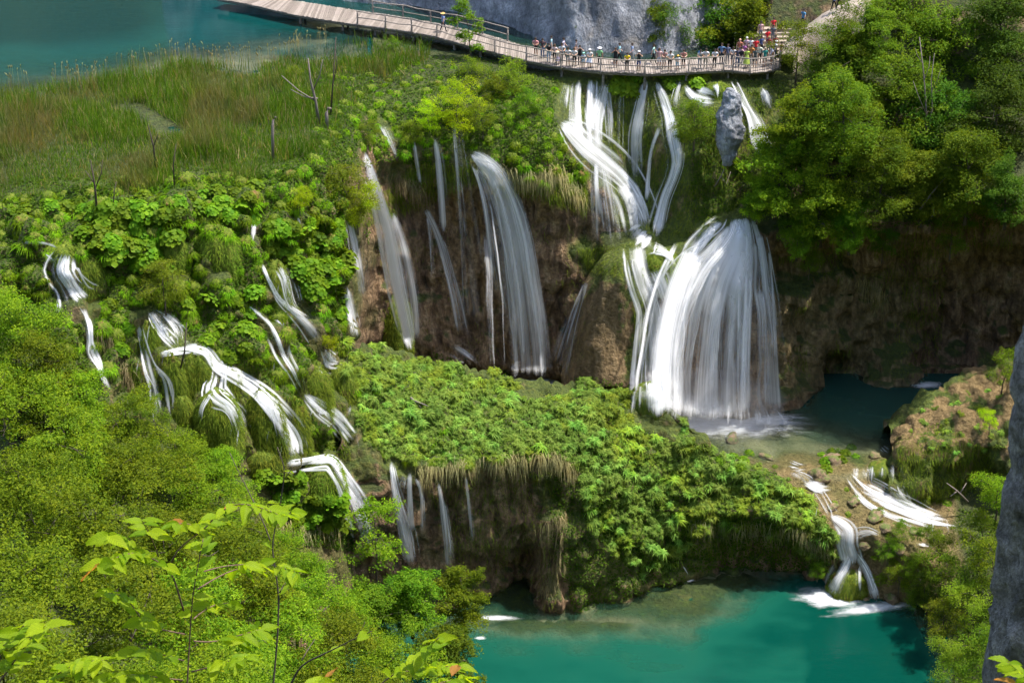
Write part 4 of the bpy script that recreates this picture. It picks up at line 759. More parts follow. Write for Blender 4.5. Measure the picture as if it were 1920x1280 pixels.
# ================================================================== BOARDWALK
FE = [(405, -4), (470, 8), (556, 28), (612, 37), (669, 46), (722, 53), (772, 60), (819, 69), (869, 83), (928, 98), (987, 113), (1054, 126), (1132, 134), (1210, 138), (1288, 135), (1340, 132), (1365, 131), (1404, 136), (1440, 133), (1462, 126)]
BE = [(430, -12), (500, -4), (570, 4), (619, 12), (690, 23), (740, 30), (790, 39), (830, 46), (880, 57), (930, 70), (990, 89), (1052, 103), (1128, 111), (1206, 115), (1284, 113), (1330, 110), (1370, 104), (1404, 101), (1440, 98), (1468, 99)]
DZ = 1.0
fe = np.stack([atz(a, b, DZ) for a, b in FE]); be = np.stack([atz(a, b, DZ) for a, b in BE])
arc = np.concatenate([[0], np.cumsum(np.linalg.norm(np.diff((fe+be)/2, axis=0), axis=1))])
def along(P, s): return np.stack([np.interp(s, arc, P[:, i]) for i in range(3)], -1)
bw = empty('boardwalk', (fe[10]+be[10])/2-np.array([0, 0, 1.])); tag(bw, 'weathered wooden boardwalk with rough rails above the waterfalls', 'boardwalk')
bo = np.array(bw.location)
mb = MB(); s = 0; wob = random.Random(3)
while s < arc[-1]-.2:
    wdt = .17; a0, a1 = along(fe, s)-bo, along(fe, s+wdt)-bo; b0, b1 = along(be, s)-bo, along(be, s+wdt)-bo; e = (a0-b0)/np.linalg.norm(a0-b0)*wob.uniform(-.02, .16); dz = np.array([0, 0, wob.uniform(-.012, .012)])
    a0 = a0+e+dz; a1 = a1+e+dz; b0 = b0-e+dz; b1 = b1-e+dz; t = np.array([0, 0, .06])
    mb.put([a0, a1, b1, b0, a0-t, a1-t, b1-t, b0-t], [[0, 1, 2, 3], [7, 6, 5, 4], [0, 4, 5, 1], [1, 5, 6, 2], [2, 6, 7, 3], [3, 7, 4, 0]]); s += .2
tag(obj('deck_planks', mb.mesh('deck_planks', M['deck'], False), bw), kind='stuff')
for P, f in ((fe, .12), (be, .12), (fe, .5)):
    mb = MB(); ss = np.linspace(0, arc[-1], 60); q = along(P, ss); o = along(be if P is fe else fe, ss); d = o-q; q = q+d*f*.5-bo-np.array([0, 0, .2])
    mb.tube(q, .13, 5); obj('beam', mb.mesh('beam', M['wood']), bw)
def s_of(px, P=FE):
    return float(np.interp(px, [a for a, b in P], arc))
rnd = random.Random(5)
def railing(P, PP, pxl, inward, brace=True):
    tops = []
    for px in pxl:
        s = s_of(px, PP); q = along(P, s)-bo; o = along(inward, s)-bo; n = (o-q)/np.linalg.norm(o-q); q = q+n*.1; up = np.array([rnd.uniform(-.05, .05), rnd.uniform(-.03, .03), 1.12+rnd.uniform(-.04, .06)])
        m = MB(); m.tube([q-np.array([0, 0, .35]), q, q+up*.5, q+up+np.array([0, 0, .06])], [.075, .075, .07, .062], 7); obj('post', m.mesh('post', M['wood']), bw)
        if brace:
            m = MB(); m.tube([q-n*.42-np.array([0, 0, .12]), q-n*.15+up*.3, q+up*.68], [.045, .045, .04], 6); obj('brace', m.mesh('brace', M['wood']), bw)
        tops.append((q, up))
    for (q0, u0), (q1, u1) in zip(tops[:-1], tops[1:]):
        for f, r in ((1., .055), (.5, .045)):
            a, b = q0+u0*f, q1+u1*f; mid = (a+b)/2+np.array([0, 0, rnd.uniform(-.09, .03)]); d = (b-a)*.03
            m = MB(); m.tube([a-d, a*.7+mid*.3+np.array([0, 0, rnd.uniform(-.03, .03)]), mid, b*.7+mid*.3+np.array([0, 0, rnd.uniform(-.03, .03)]), b+d], [r, r*.95, r*.9, r*.95, r], 6)
            obj('rail', m.mesh('rail', M['wood']), bw)
railing(fe, FE, [670, 722, 772, 819, 872, 928, 987, 1052, 1126, 1209, 1291, 1357], be)
railing(fe, FE, [1374, 1406, 1450, 1461], be)
railing(be, BE, [700, 756, 808, 858, 905, 952], fe, False)
for px in (560, 640, 700, 772, 850, 900, 960, 1054, 1132, 1210, 1288, 1365, 1440):
    for P, I in ((fe, be), (be, fe)):
        s = s_of(px); q = along(P, s)*.82+along(I, s)*.18-bo; m = MB(); m.tube([q-np.array([0, 0, 1.9]), q-np.array([0, 0, .2])], [.12, .11], 7); obj('pile', m.mesh('pile', M['wood']), bw)

# ================================================================== PLANTS: prototypes
M['leaf_bright'] = leaf_mat('bright_hornbeam_leaf', (.075, .14, .007), (.24, .3, .012), .4, .5)
M['leaf_green'] = leaf_mat('maple_leaf', (.07, .145, .009), (.185, .255, .014), .42, .45)
M['leaf_dark'] = leaf_mat('dark_tree_leaf', (.045, .1, .009), (.1, .165, .014), .42, .5)
M['leaf_olive'] = leaf_mat('olive_shrub_leaf', (.13, .19, .014), (.25, .3, .024), .45, .55)
M['leaf_yellow'] = leaf_mat('yellow_green_leaf', (.26, .37, .008), (.42, .48, .012), .5, .5)
M['grass'] = leaf_mat('tussock_blade', (.11, .22, .005), (.25, .37, .01), .45, .5)
M['butterbur'] = leaf_mat('butterbur_leaf', (.09, .17, .008), (.19, .275, .014), .4, .5)
M['rosette'] = leaf_mat('hill_herb_leaf', (.12, .22, .035), (.27, .37, .08), .4, .5, patch=((.26, .33, .03), .35))
M['reed'] = leaf_mat('reed_blade', (.045, .12, .01), (.15, .28, .03), .4, .6, accent=((.36, .29, .18), .86), obvar=.1, patch=((.21, .185, .095), .15))
M['straw'] = leaf_mat('dry_straw', (.18, .14, .08), (.36, .29, .18), .3, .7)
M['cover'] = leaf_mat('ground_cover_leaf', (.035, .085, .006), (.1, .165, .01), .4, .55)  # herb green, darkened so the gaps between tussocks look shaded
def unit(v): return v/(np.linalg.norm(v, axis=-1)[..., None]+1e-9)
def leaf_quads(P, N, size, rng, aspect=.55):
    """folded rhombic leaves at P facing N"""
    n = len(P); N = unit(N); a = unit(np.cross(N, rng.normal(0, 1, (n, 3)))); b = np.cross(N, a)
    s = np.broadcast_to(size, (n,))[:, None]; fold = N*s*rng.uniform(.02, .16, (n, 1))
    V = np.stack([P-a*s*.5, P+b*s*.5*aspect+fold, P+a*s*.5-N*s*rng.uniform(0, .2, (n, 1)), P-b*s*.5*aspect+fold], 1).reshape(-1, 3)
    return V, np.arange(4*n).reshape(n, 4)
def make_tree(name, seed, H, Rr, mat, nclus, per, lsize, base=.3, flat=.45, trunk_r=.16, down=7., lean=.0, spread=1., irregular=.3):
    """trunk with limbs, and a crown of leaf sprays with gaps between them; top of the crown at z = H"""
    r = np.random.default_rng(seed); root = empty(name); mb = MB()
    tz = np.linspace(-down, H*.93, 12); sway = np.cumsum(r.normal(0, .09, (12, 2)), 0)*np.clip(tz/H, 0, 1)[:, None]*2
    sway[:, 0] += lean*np.clip(tz/H, 0, 1)*H
    tp = np.stack([sway[:, 0], sway[:, 1], tz], 1); mb.tube(tp, np.interp(tz, [-down, 0, H], [trunk_r*1.4, trunk_r, trunk_r*.15]), 7)
    cen, crad = [], []
    nl = max(7, nclus//5)
    for i in range(nl):
        f = base+(.97-base)*(i+.5)/nl; p0 = np.array([np.interp(f*H, tz, tp[:, k]) for k in range(3)])
        prof = math.sin(math.pi*np.clip((f-base)/(1.02-base), .06, .98)**.75)**.7
        ang = i*2.4+r.uniform(-.5, .5); ln = Rr*spread*prof*r.uniform(1-irregular, 1.12); d = np.array([math.cos(ang), math.sin(ang), r.uniform(.1, .55)])
        q = np.linspace(0, 1, 6)[:, None]; lp = p0+d*ln*q+np.array([0, 0, -.12])*ln*q**2+np.cumsum(r.normal(0, .05*ln/3, (6, 3)), 0)
        mb.tube(lp, np.linspace(trunk_r*.42*(1.15-f), .012, 6), 5)
        for j in range(max(2, nclus//nl)):
            t = r.uniform(.35, 1.05); c = np.array([np.interp(t, q[:, 0], lp[:, k]) for k in range(3)])
            off = r.normal(0, 1, 3)*np.array([.3, .3, .2])*Rr*.55; e = c+off
            mb.tube(np.stack([c, (c+e)/2+r.normal(0, .06, 3), e]), [.02, .014, .006], 4); cen.append(e); crad.append(Rr*r.uniform(.16, .34))
    trunk = obj('trunk', mb.mesh('trunk', M['bark']), root)
    cen.append(tp[-1]+np.array([0, 0, H*.04])); crad.append(Rr*.22)
    P, N = [], []
    for c, cr in zip(cen, crad):
        n = int(per*(cr/(Rr*.25))**1.6); a = r.uniform(0, 2*np.pi, n); q = np.sqrt(r.random(n)); z = r.normal(0, .3, n)*flat-.45*q**2*flat
        tilt = r.normal(0, .22, 2); lay = r.integers(0, 3, n)*.42-.42
        p = np.stack([np.cos(a)*q, np.sin(a)*q, z+lay*flat+tilt[0]*np.cos(a)*q+tilt[1]*np.sin(a)*q], 1)*cr*(1+.25*np.sin(3*a+c[0]*5)[:, None])
        P.append(c+p); N.append(np.stack([np.cos(a)*q*.5, np.sin(a)*q*.5, np.ones(n)], 1)+r.normal(0, .45, (n, 3)))
    P = np.concatenate(P); N = np.concatenate(N)
    V, F = leaf_quads(P, N, r.uniform(.7, 1.3, len(P))*lsize, r)
    crown = obj('crown', mk_mesh('crown', V, F, mat, False), root)
    return root
def hide_proto(o, store=[]):
    store.append(o); return o
def place(proto, loc, rz=0., s=1., label=None, cat=None, group=None, tilt=(0, 0), mat=None):
    """first use takes the prototype itself, afterwards copies of it and of its parts"""
    if not proto.get('_used'):
        proto['_used'] = 1; o = proto
    else:
        o = copy_tree(proto)
    o.location = loc; o.rotation_euler = (tilt[0], tilt[1], rz); o.scale = (s, s, s) if np.isscalar(s) else s
    tag(o, label, cat, group)
    if mat:
        for ch in o.children:
            if ch.name.split('.')[0] in ('crown', 'blades', 'leaves') and ch.data.materials:
                ch.material_slots[0].link = 'OBJECT'; ch.material_slots[0].material = M[mat]
    return o
TREES = [make_tree('hornbeam_tree', 100+i, 11, 4.1, M['leaf_bright'], 58, 330, .175, .15, .34, irregular=.5) for i in range(3)]
BROAD = [make_tree('broadleaf_tree', 120+i, 9, 4.2, M['leaf_green'], 80, 230, .21, .06, .5, down=.6, irregular=.5) for i in range(2)]
GREEN = [make_tree('maple_tree', 140+i, 7.5, 3.4, M['leaf_green'], 66, 210, .23, .06, .5, spread=1., down=.8, irregular=.5) for i in range(3)]
SHRUB = [make_tree('shrub', 170+i, 3.2, 1.9, M['leaf_olive'], 46, 130, .105, .1, .6, trunk_r=.05, down=1.2, irregular=.4) for i in range(3)]
SAPL = make_tree('young_tree', 190, 5.2, 1.5, M['leaf_green'], 40, 90, .15, .18, .55, trunk_r=.06, down=2.)
MAPLE2 = make_tree('young_maple', 195, 6.5, 2.7, M['leaf_bright'], 44, 110, .17, .22, .3, trunk_r=.08, down=6., irregular=.45)

RGRP = {}
def tree_at(px, py, Y, kind, label, s=1., group=None, mat=None, cat='tree', H=None, rz=None):
    """crown top on that line of sight, trunk reaching the ground below"""
    pr, h = kind; T_ = at(px, py, Y); i = RNG.integers(0, len(pr)) if isinstance(pr, list) else 0
    p = pr[i] if isinstance(pr, list) else pr
    place(p, (T_[0], T_[1], T_[2]-h*s), RNG.uniform(0, 6.28) if rz is None else rz, s, label, cat, group, mat=mat)
HB, MP, SH = (TREES, 11.2), (GREEN, 7.7), (SHRUB, 3.3)
g1 = 'hornbeams of the near wood'
NEAR = [('back', [(5, 560, 112, .9), (70, 625, 110, .85), (150, 700, 110, .8), (235, 745, 111, .75), (330, 805, 112, .7), (410, 848, 112.5, .65)]), ('second', [(0, 700, 102, 1), (110, 775, 100, 1), (240, 840, 101, .95), (360, 890, 103, .85), (465, 948, 106, .75), (545, 1010, 110, .7)]),
        ('third', [(30, 860, 92, 1), (165, 930, 90, 1), (310, 960, 92, 1), (440, 1020, 96, .95), (555, 1085, 102, .9), (640, 1110, 108, .8)]), ('fourth', [(60, 1040, 80, 1), (215, 1080, 78, 1), (375, 1105, 82, 1), (515, 1165, 88, 1), (630, 1190, 94, 1), (735, 1215, 102, .9)]),
        ('front', [(0, 1180, 68, .9), (140, 1215, 66, .9), (300, 1235, 68, .9), (450, 1262, 74, .95), (600, 1285, 84, 1), (710, 1300, 92, 1)])]
for rown, lst in NEAR:
    for k, (px, py, Y, s) in enumerate(lst):
        tree_at(px, py, Y, HB, '%s yellow green hornbeam crown from the left in the %s row of the near wood' % (['first', 'second', 'third', 'fourth', 'fifth', 'sixth'][k], rown), s, g1)
tree_at(700, 935, 117.5, (MAPLE2, 6.8), 'airy bright green young maple in front of the lowest stream', 1.0)
tree_at(770, 1065, 114, MP, 'mid green maple leaning over the combed thin falls', .7)
tree_at(868, 1075, 117, MP, 'rounded bright green maple at the edge of the lower pool', .62, mat='leaf_bright')
tree_at(835, 1170, 112, MP, 'darker green tree overhanging the lower pool edge', .8)
tree_at(700, 1105, 112, MP, 'mid green tree between the near wood and the dark cliff', .7)
tree_at(288, 742, 117, SH, 'pale green bush at the foot of the grey blue fall', .8, mat='leaf_green', cat='bush')
BT, MP = (BROAD, 9.2), (GREEN, 7.7)
# right hand side: wood on the cliff and the slope above
for px, py, Y, k, s, m, lab in [
  (1590, 135, 146.5, BT, .85, None, 'large light green tree at the edge of the right cliff'), (1510, 175, 148, MP, .8, 'leaf_bright', 'yellow green tree just below the end of the boardwalk'),
  (1462, 255, 146.8, MP, .85, None, 'fresh green maple hiding the right end of the falls'), (1550, 300, 146, MP, .9, None, 'big green maple leaning over the shaded cliff'), (1425, 330, 146.4, MP, .5, 'leaf_bright', 'light green maple bough above the big lower fall'),
  (1500, 400, 145.6, MP, .5, None, 'green maple bough hanging beside the big lower fall'), (1660, 250, 145, BT, .75, 'leaf_green', 'dense green tree in the middle of the right wood'), (1600, 370, 145, MP, .6, None, 'green bush overhanging the shaded wall'),
  (1740, 280, 145.5, MP, .8, 'leaf_olive', 'olive green tree above the dark overhang'), (1830, 240, 144.5, BT, .85, 'leaf_green', 'broad green tree at the right edge of the wood'), (1900, 300, 142.5, MP, .7, 'leaf_dark', 'dark green tree at the far right above the cave wall'),
  (1780, 150, 151, BT, .9, 'leaf_dark', 'dark shaded tree in the upper right wood'), (1700, 110, 152, BT, .9, 'leaf_green', 'green tree with pale bare stems in the upper wood'), (1880, 120, 149, BT, .95, 'leaf_dark', 'tall dark tree in the upper right corner'),
  (1620, 60, 155, MP, 1, None, 'green tree below the pale path'), (1560, 110, 153, MP, .75, 'leaf_dark', 'dark green tree right of the boardwalk crowd'), (1500, 40, 155.5, SH, 1.2, 'leaf_bright', 'pale green shrub behind the crowd'), (1545, 45, 155, SH, 1.2, 'leaf_green', 'green shrub before the pale path'), (1600, 20, 154.5, SH, 1.3, 'leaf_green', 'bushy green growth hiding the bend of the pale path'), (1655, 15, 154.5, MP, .6, 'leaf_green', 'green bush at the upper end of the pale path'), (1540, 20, 163, MP, .55, 'leaf_dark', 'dark tree beside the pale path'),
  (1690, -20, 160, BT, .9, None, 'light green tree at the top edge right of the path'), (1790, 10, 158, BT, 1, 'leaf_green', 'tall green tree at the top edge of the right wood'), (1890, -30, 156, BT, 1, 'leaf_dark', 'dark tree crown cut by the upper right corner'), (1460, -30, 166, MP, 1, None, 'green tree left of the pale path'),
  (1395, -10, 164, MP, .95, 'leaf_bright', 'bright green tree behind the crowded end of the boardwalk'), (1330, -20, 166, MP, 1.1, 'leaf_dark', 'very dark tree behind the boardwalk'), (1225, -8, 164, MP, .6, None, 'green bush growing on the limestone wall'), (1270, 5, 163, SH, 1.1, 'leaf_dark', 'dark shrub at the foot of the limestone wall'),
  (1290, -30, 168, MP, .9, 'leaf_dark', 'dark green tree above the limestone wall'), (1660, 420, 147, SH, .8, 'leaf_dark', 'dark tuft of leaves hanging over the cave wall'), (1790, 400, 145.5, SH, .95, 'leaf_green', 'green leaves trailing over the dark overhang'), (1750, 330, 146.5, SH, .9, 'leaf_bright', 'bright green bush over the dark overhang'),
  (1620, 190, 150, BT, .7, None, 'light green crown behind the big maple'), (1520, 470, 146, SH, .6, 'leaf_green', 'small green leaves drooping down the cliff beside the fall')]:
    tree_at(px, py, Y, k, lab, s, 'trees of the right wood', m, 'bush' if 'bush' in lab or 'shrub' in lab or 'tuft' in lab or 'leaves' in lab else 'tree')
# single shrubs and small trees around the falls
for px, py, Y, k, s, m, lab in [
  (884, 2, 159.5, (SAPL, 5.4), 1.0, None, 'slender young tree in front of the boardwalk rail'), (860, 165, 149.6, SH, 1.15, 'leaf_yellow', 'large yellow green shrub over the brink of the brown cliff'), (905, 190, 149.5, SH, .75, 'leaf_olive', 'olive shrub right of the yellow one on the brink'),
  (648, 305, 138.5, SH, 1.35, 'leaf_olive', 'soft yellow grey willow bush left of the slanting fall'), (668, 350, 138, SH, .9, 'leaf_yellow', 'yellow willow sprays hanging beside the slanting fall'), (560, 352, 132, SH, .5, 'leaf_yellow', 'small bright yellow bush above the leafy bluff'),
  (302, 488, 123.5, SH, .95, 'leaf_olive', 'yellow green bush above the braided stream'), (690, 232, 146, SH, .5, 'leaf_olive', 'small olive bush above the slanting fall'), (880, 108, 156, SH, .9, 'leaf_olive', 'grey green shrub below the slender young tree'), (960, 112, 154.6, SH, 1.1, 'leaf_olive', 'rounded olive shrub below the boardwalk'),
  (925, 140, 153.4, SH, .9, None, 'olive shrub in the thicket between boardwalk and brown cliff'), (985, 165, 151.4, SH, .85, 'leaf_green', 'fresh green shrub left of the white fan of falls'), (1305, 185, 150.3, SH, 1.05, 'leaf_green', 'green leafy shrub left of the grey rock spire'), (1285, 225, 149.8, SH, .6, 'leaf_green', 'lower part of the greenery beside the grey rock spire'),
  (805, 195, 149.4, SH, .7, 'leaf_yellow', 'yellowish shrub left of the biggest shrub on the brink'), (770, 225, 149, SH, .6, 'leaf_olive', 'twiggy olive shrub over the thin threads'), (620, 625, 129, SH, .42, 'leaf_yellow', 'tiny pale shrub beside the stream under the bluff'),
  (1888, 660, 138.6, SH, .85, 'leaf_bright', 'yellow green bush on top of the rock outcrop'), (1860, 770, 135.5, SH, .5, 'leaf_yellow', 'yellow leaved bush on the side of the rock outcrop'),
  (1880, 880, 127, SH, 1.1, 'leaf_bright', 'bright green bush in front of the outcrop hollow'), (1850, 960, 126, SH, 1.2, 'leaf_green', 'green bush by the grey crag above the white rapids'), (1770, 985, 127.4, SH, .8, 'leaf_green', 'pale green bush at the edge of the rapids'), (1800, 1045, 124.5, SH, 1.15, 'leaf_green', 'dense green bush on the near bank'),
  (1720, 1035, 128.6, SH, .85, 'leaf_green', 'rounded green bush right of the lowest cascade'), (1745, 1080, 126.4, SH, .8, 'leaf_dark', 'dark green bush at the right end of the lowest foam'), (1835, 1095, 121.5, SH, 1.15, 'leaf_olive', 'olive bush with pale flowers on the near bank'), (1775, 1125, 121.5, SH, .9, 'leaf_olive', 'olive bush leaning to the green pool'),
  (1800, 1190, 117.5, SH, 1.05, 'leaf_olive', 'dull green thicket by the pool in the lower right corner'), (1860, 1180, 114.5, SH, 1.2, 'leaf_green', 'green bush below the grey crag'), (1790, 1255, 113.5, SH, 1.1, 'leaf_green', 'bush at the bottom edge beside the pool'), (1880, 1265, 108, SH, 1.2, 'leaf_green', 'green bush in the bottom right corner'),
  (1880, 1010, 123, SH, 1.3, 'leaf_bright', 'light green bush against the grey crag'), (75, 268, 143, SH, .42, 'leaf_dark', 'dark green clump at the left of the reed bed'), (118, 322, 137.5, SH, .4, 'leaf_olive', 'grey green clump in the lower reeds'), (240, 148, 154.2, SH, .4, 'leaf_dark', 'dark clump of old reeds near the lake shore'), (385, 165, 150.5, SH, .5, 'leaf_green', 'tall green clump in the middle of the reed bed'), (545, 128, 155, SH, .45, 'leaf_olive', 'olive bush in the reeds left of the dead trunk'), (735, 68, 162, SH, .4, 'leaf_green', 'green bush where the reeds meet the boardwalk'), (470, 250, 142, SH, .35, 'leaf_dark', 'small dark clump in the reeds below the middle'), (1052, 14, 165.8, SH, .32, 'leaf_dark', 'tiny dark bush clinging to the limestone wall'), (1086, 44, 163.6, SH, .28, 'leaf_green', 'tiny green bush low on the limestone wall'), (1135, 16, 164.8, SH, .34, 'leaf_green', 'small green bush on a ledge of the limestone wall'), (1690, 990, 129.5, SH, .55, 'leaf_green', 'low green bush on the ochre shelf'), (1652, 950, 132.4, SH, .2, 'leaf_green', 'tiny bush above the rapids'), (1690, 972, 130.6, SH, .28, 'leaf_green', 'grassy tuft bush below the rapids'), (1728, 984, 129.6, SH, .32, 'leaf_green', 'low bush between rapids and near bank'), (1566, 842, 139, SH, .22, 'leaf_green', 'tiny bush in the shallows of the plunge pool'), (1548, 882, 135.4, SH, .25, 'leaf_green', 'small bush on the mossy boulder of the shelf'), (1668, 1012, 129.4, SH, .55, 'leaf_green', 'green bush right of the top of the lowest cascade'), (1690, 1058, 128.4, SH, .65, 'leaf_bright', 'grassy bush halfway down the lowest step'), (1652, 1078, 129.2, SH, .3, 'leaf_green', 'little green bush beside the lowest cascade'), (1722, 1098, 127, SH, .6, 'leaf_green', 'green bush above the right end of the foam'), (1535, 1055, 130.6, SH, .4, 'leaf_green', 'green bush left of the lowest cascade')]:
    tree_at(px, py, Y, k, lab, s, None, m, 'tree' if 'tree' in lab and 'below the slender' not in lab else 'bush')

# ------------------------------------------------------------------ tussocks, butterbur, leafy clumps
def proto_tussock(name, seed, n, L, wd, mat, droop=(.7, 1.5), rad=.42):
    r = np.random.default_rng(seed); root = empty(name)
    th = np.linspace(0, 2*np.pi, 12, endpoint=False); tt = np.linspace(.06, 1.5, 6); TH, TT = np.meshgrid(th, tt)
    G = np.stack([np.cos(TH)*np.sin(TT), np.sin(TH)*np.sin(TT), np.cos(TT)*.8-.12], -1)*rad*(1+.12*r.normal(0, 1, TH.shape))[..., None]
    i = np.arange(72).reshape(6, 12); j = np.roll(i, -1, 1)
    obj('core', mk_mesh('tussock_core', G.reshape(-1, 3), [np.stack([i[:-1], i[1:], j[1:], j[:-1]], -1).reshape(-1, 4), i[0][None, :].repeat(10, 0)[np.arange(10)[:, None], np.stack([np.zeros(10, int), np.arange(1, 11), np.arange(2, 12)], 1)]], M['moss']), root)
    a = r.uniform(0, 2*np.pi, n); el = np.arccos(r.uniform(.0, 1, n)); c = np.stack([np.cos(a)*np.sin(el), np.sin(a)*np.sin(el), np.cos(el)*.8], 1)
    D = unit(c+np.array([0, 0, .55])+r.normal(0, .22, (n, 3)))
    V, F = strands(c*rad*.8+np.array([0, 0, -.1]), D, r.uniform(.6, 1.1, n)*L, np.full(n, wd), r.uniform(*droop, n), 3, r)
    obj('blades', mk_mesh('blades', V, F, mat), root); return root
def proto_butterbur(seed, n, Rr):
    r = np.random.default_rng(seed); root = empty('butterbur_clump'); mb = MB(); st = MB()
    for i in range(n):
        a = i*2.4; q = math.sqrt((i+.5)/n); c = np.array([math.cos(a)*q*Rr, math.sin(a)*q*Rr, (1-q*q)*Rr*.62+r.uniform(.05, .3)]); s = r.uniform(.12, .22)
        N = unit(np.array([math.cos(a)*q*.9, math.sin(a)*q*.9, .9])+r.normal(0, .22, 3)); u = unit(np.cross(N, r.normal(0, 1, 3))); v = np.cross(N, u); t = np.linspace(.25, 2*math.pi-.25, 10)
        rim = c+s*(np.cos(t)[:, None]*u+np.sin(t)[:, None]*v)*(1+.08*np.sin(5*t)[:, None])+N*s*(.1+.1*np.cos(3*t)[:, None]); V = np.concatenate([[c-N*s*.06], rim])
        mb.put(V, None, [[0, k, k+1] for k in range(1, 10)]+[[0, 10, 1]])
        st.tube(np.stack([np.array([c[0]*.5, c[1]*.5, -.2]), c*np.array([.85, .85, .7]), c]), [.018, .014, .01], 4)
    obj('leaves', mb.mesh('leaves', M['butterbur']), root); obj('stalks', st.mesh('stalks', M['butterbur']), root); return root
def proto_leafy(seed, n, L):
    r = np.random.default_rng(seed); root = empty('leafy_clump'); P0, D = [], []
    for k in range(5):                                    # a few whorls of drooping leaves
        c = np.array([*r.normal(0, .2, 2), r.uniform(.0, .28)]); m = n//5; a = np.linspace(0, 2*np.pi, m, endpoint=False)+r.uniform(0, 6); el = r.uniform(.1, .9, m)
        P0.append(np.tile(c, (m, 1))); D.append(np.stack([np.cos(a)*np.cos(el), np.sin(a)*np.cos(el), np.sin(el)], 1))
    P0 = np.concatenate(P0); D = np.concatenate(D); m = len(P0)
    V, F = strands(P0, D, r.uniform(.7, 1.15, m)*L, np.full(m, .04), r.uniform(.5, 1.1, m), 3, r)
    obj('leaves', mk_mesh('leaves', V, F, M['rosette']), root); return root
TUS = [proto_tussock('grass_tussock', 300+i, 340, .5, .02, M['grass']) for i in range(4)]
BUT = [proto_butterbur(320+i, 52, .85) for i in range(3)]
LEA = [proto_leafy(340+i, 90, .44) for i in range(4)]
FM = np.zeros((360, 540), bool); gx, gy = np.meshgrid(np.arange(540)*4-120, np.arange(360)*4-60)
for x_, y_, w_ in FALL_PX:
    FM |= (gx-x_)**2+(gy-y_)**2 < (min(w_, 34)+4)**2
for px_, a_, b_, w_, *_ in HUM:
    FM |= (np.abs(gx-px_) < w_*.42) & (gy > a_+4) & (gy < b_)
def clear(px, py, m=6):
    return not FM[int(min(359, max(0, (py+60)//4))), int(min(539, max(0, (px+120)//4)))]
def scatter(poly, dmin, maxn, rng, tries=6000, ymax=999, steep=-.2):
    P = np.array(poly, float); lo, hi = P.min(0), P.max(0); got = []; ga = np.empty((0, 2))
    for _ in range(tries):
        if len(got) >= maxn: break
        x, y = rng.uniform(lo, hi)
        if not inpoly(np.array([x]), np.array([y]), poly)[0]: continue
        if len(ga) and np.any(((ga-[x, y])**2*[1, 1.5]).sum(1) < dmin**2): continue
        if not clear(x, y): continue
        h, n = hit(x, y)
        if h is None or h.y > ymax: continue
        if n.z < 0: n = -n
        if n.z < steep: continue
        got.append((x, y, h, n)); ga = np.array([(g[0], g[1]) for g in got])
    return got
def sow(protos, poly, dmin, maxn, label, cat, group, smin, smax, sink=.05, mat=None, steep=-.2, ymax=999):
    for x, y, h, n in scatter(poly, dmin, maxn, RNG, steep=steep, ymax=ymax):
        s = RNG.uniform(smin, smax); d = (Vector((0, 0, 1))*1.2+n*.8).normalized()
        o = place(protos[RNG.integers(0, len(protos))], h-d*sink, 0, s*1., label, cat, group, mat=mat)
        o.rotation_euler = (d.to_track_quat('Z', 'Y').to_matrix()@Matrix.Rotation(RNG.uniform(0, 6.28), 3, 'Z')).to_euler()
S1 = [(0, 375), (280, 330), (470, 330), (590, 290), (640, 330), (650, 420), (480, 440), (330, 430), (0, 470)]
sow(TUS, S1, 24, 88, 'round bright green grass tussock on the flat ground above the left cascades', 'grass tussock', 'tussocks above the left cascades', .8, 1.5)
S2 = [(0, 470), (330, 430), (480, 440), (640, 430), (650, 650), (560, 700), (660, 850), (560, 840), (440, 690), (250, 570), (190, 720), (60, 600), (0, 560)]
sow(TUS, S2, 26, 92, 'arching green grass tussock on the slope between the left cascades', 'grass tussock', 'tussocks between the left cascades', .8, 1.45)
sow(TUS, [(610, 140), (680, 110), (800, 120), (900, 260), (830, 300), (690, 280), (640, 330), (590, 290), (590, 230)], 25, 56, 'green grass tussock on the brink above the thin falls', 'grass tussock', 'tussocks on the brink above the thin falls', .7, 1.2)
sow(TUS, [(960, 170), (1040, 200), (1100, 300), (1090, 370), (960, 320), (900, 280)], 27, 26, 'drooping grass tussock on the bulging bluff right of the arching fall', 'grass tussock', 'tussocks on the bluff by the arching fall', .8, 1.3)
sow(TUS, [(1300, 830), (1780, 930), (1760, 1020), (1700, 1110), (1640, 1100), (1640, 1010), (1500, 930)], 36, 20, 'low grass tussock on the ochre shelf beside the rapids', 'grass tussock', 'tussocks on the ochre shelf', .5, .9)
sow(BUT, [(150, 395), (330, 390), (340, 470), (310, 515), (160, 470)], 17, 40, 'big leaved butterbur on the bank above the yellow green bush', 'butterbur', 'butterbur of the upper left bank', .75, 1.1)
sow(BUT, [(500, 420), (640, 420), (655, 500), (650, 600), (560, 530), (510, 490)], 18, 40, 'big leaved butterbur on the steep leafy bluff', 'butterbur', 'butterbur of the steep bluff', .7, 1.1, steep=-.5)
sow(BUT, [(0, 400), (140, 380), (480, 350), (480, 420), (330, 380), (150, 400)], 26, 34, 'butterbur clump among the tussocks above the left cascades', 'butterbur', 'butterbur among the upper tussocks', .6, .9)
sow(BUT, [(330, 560), (480, 540), (500, 620), (440, 680), (380, 640), (300, 640), (200, 560), (190, 620), (300, 730)], 34, 14, 'butterbur clump beside the streams of the left slope', 'butterbur', 'butterbur beside the left streams', .6, .95)
sow(BUT, [(480, 890), (640, 900), (680, 1000), (560, 980)], 20, 24, 'butterbur clump on the wall below the lowest stream', 'butterbur', 'butterbur below the lowest stream', .6, .9, steep=-.5)
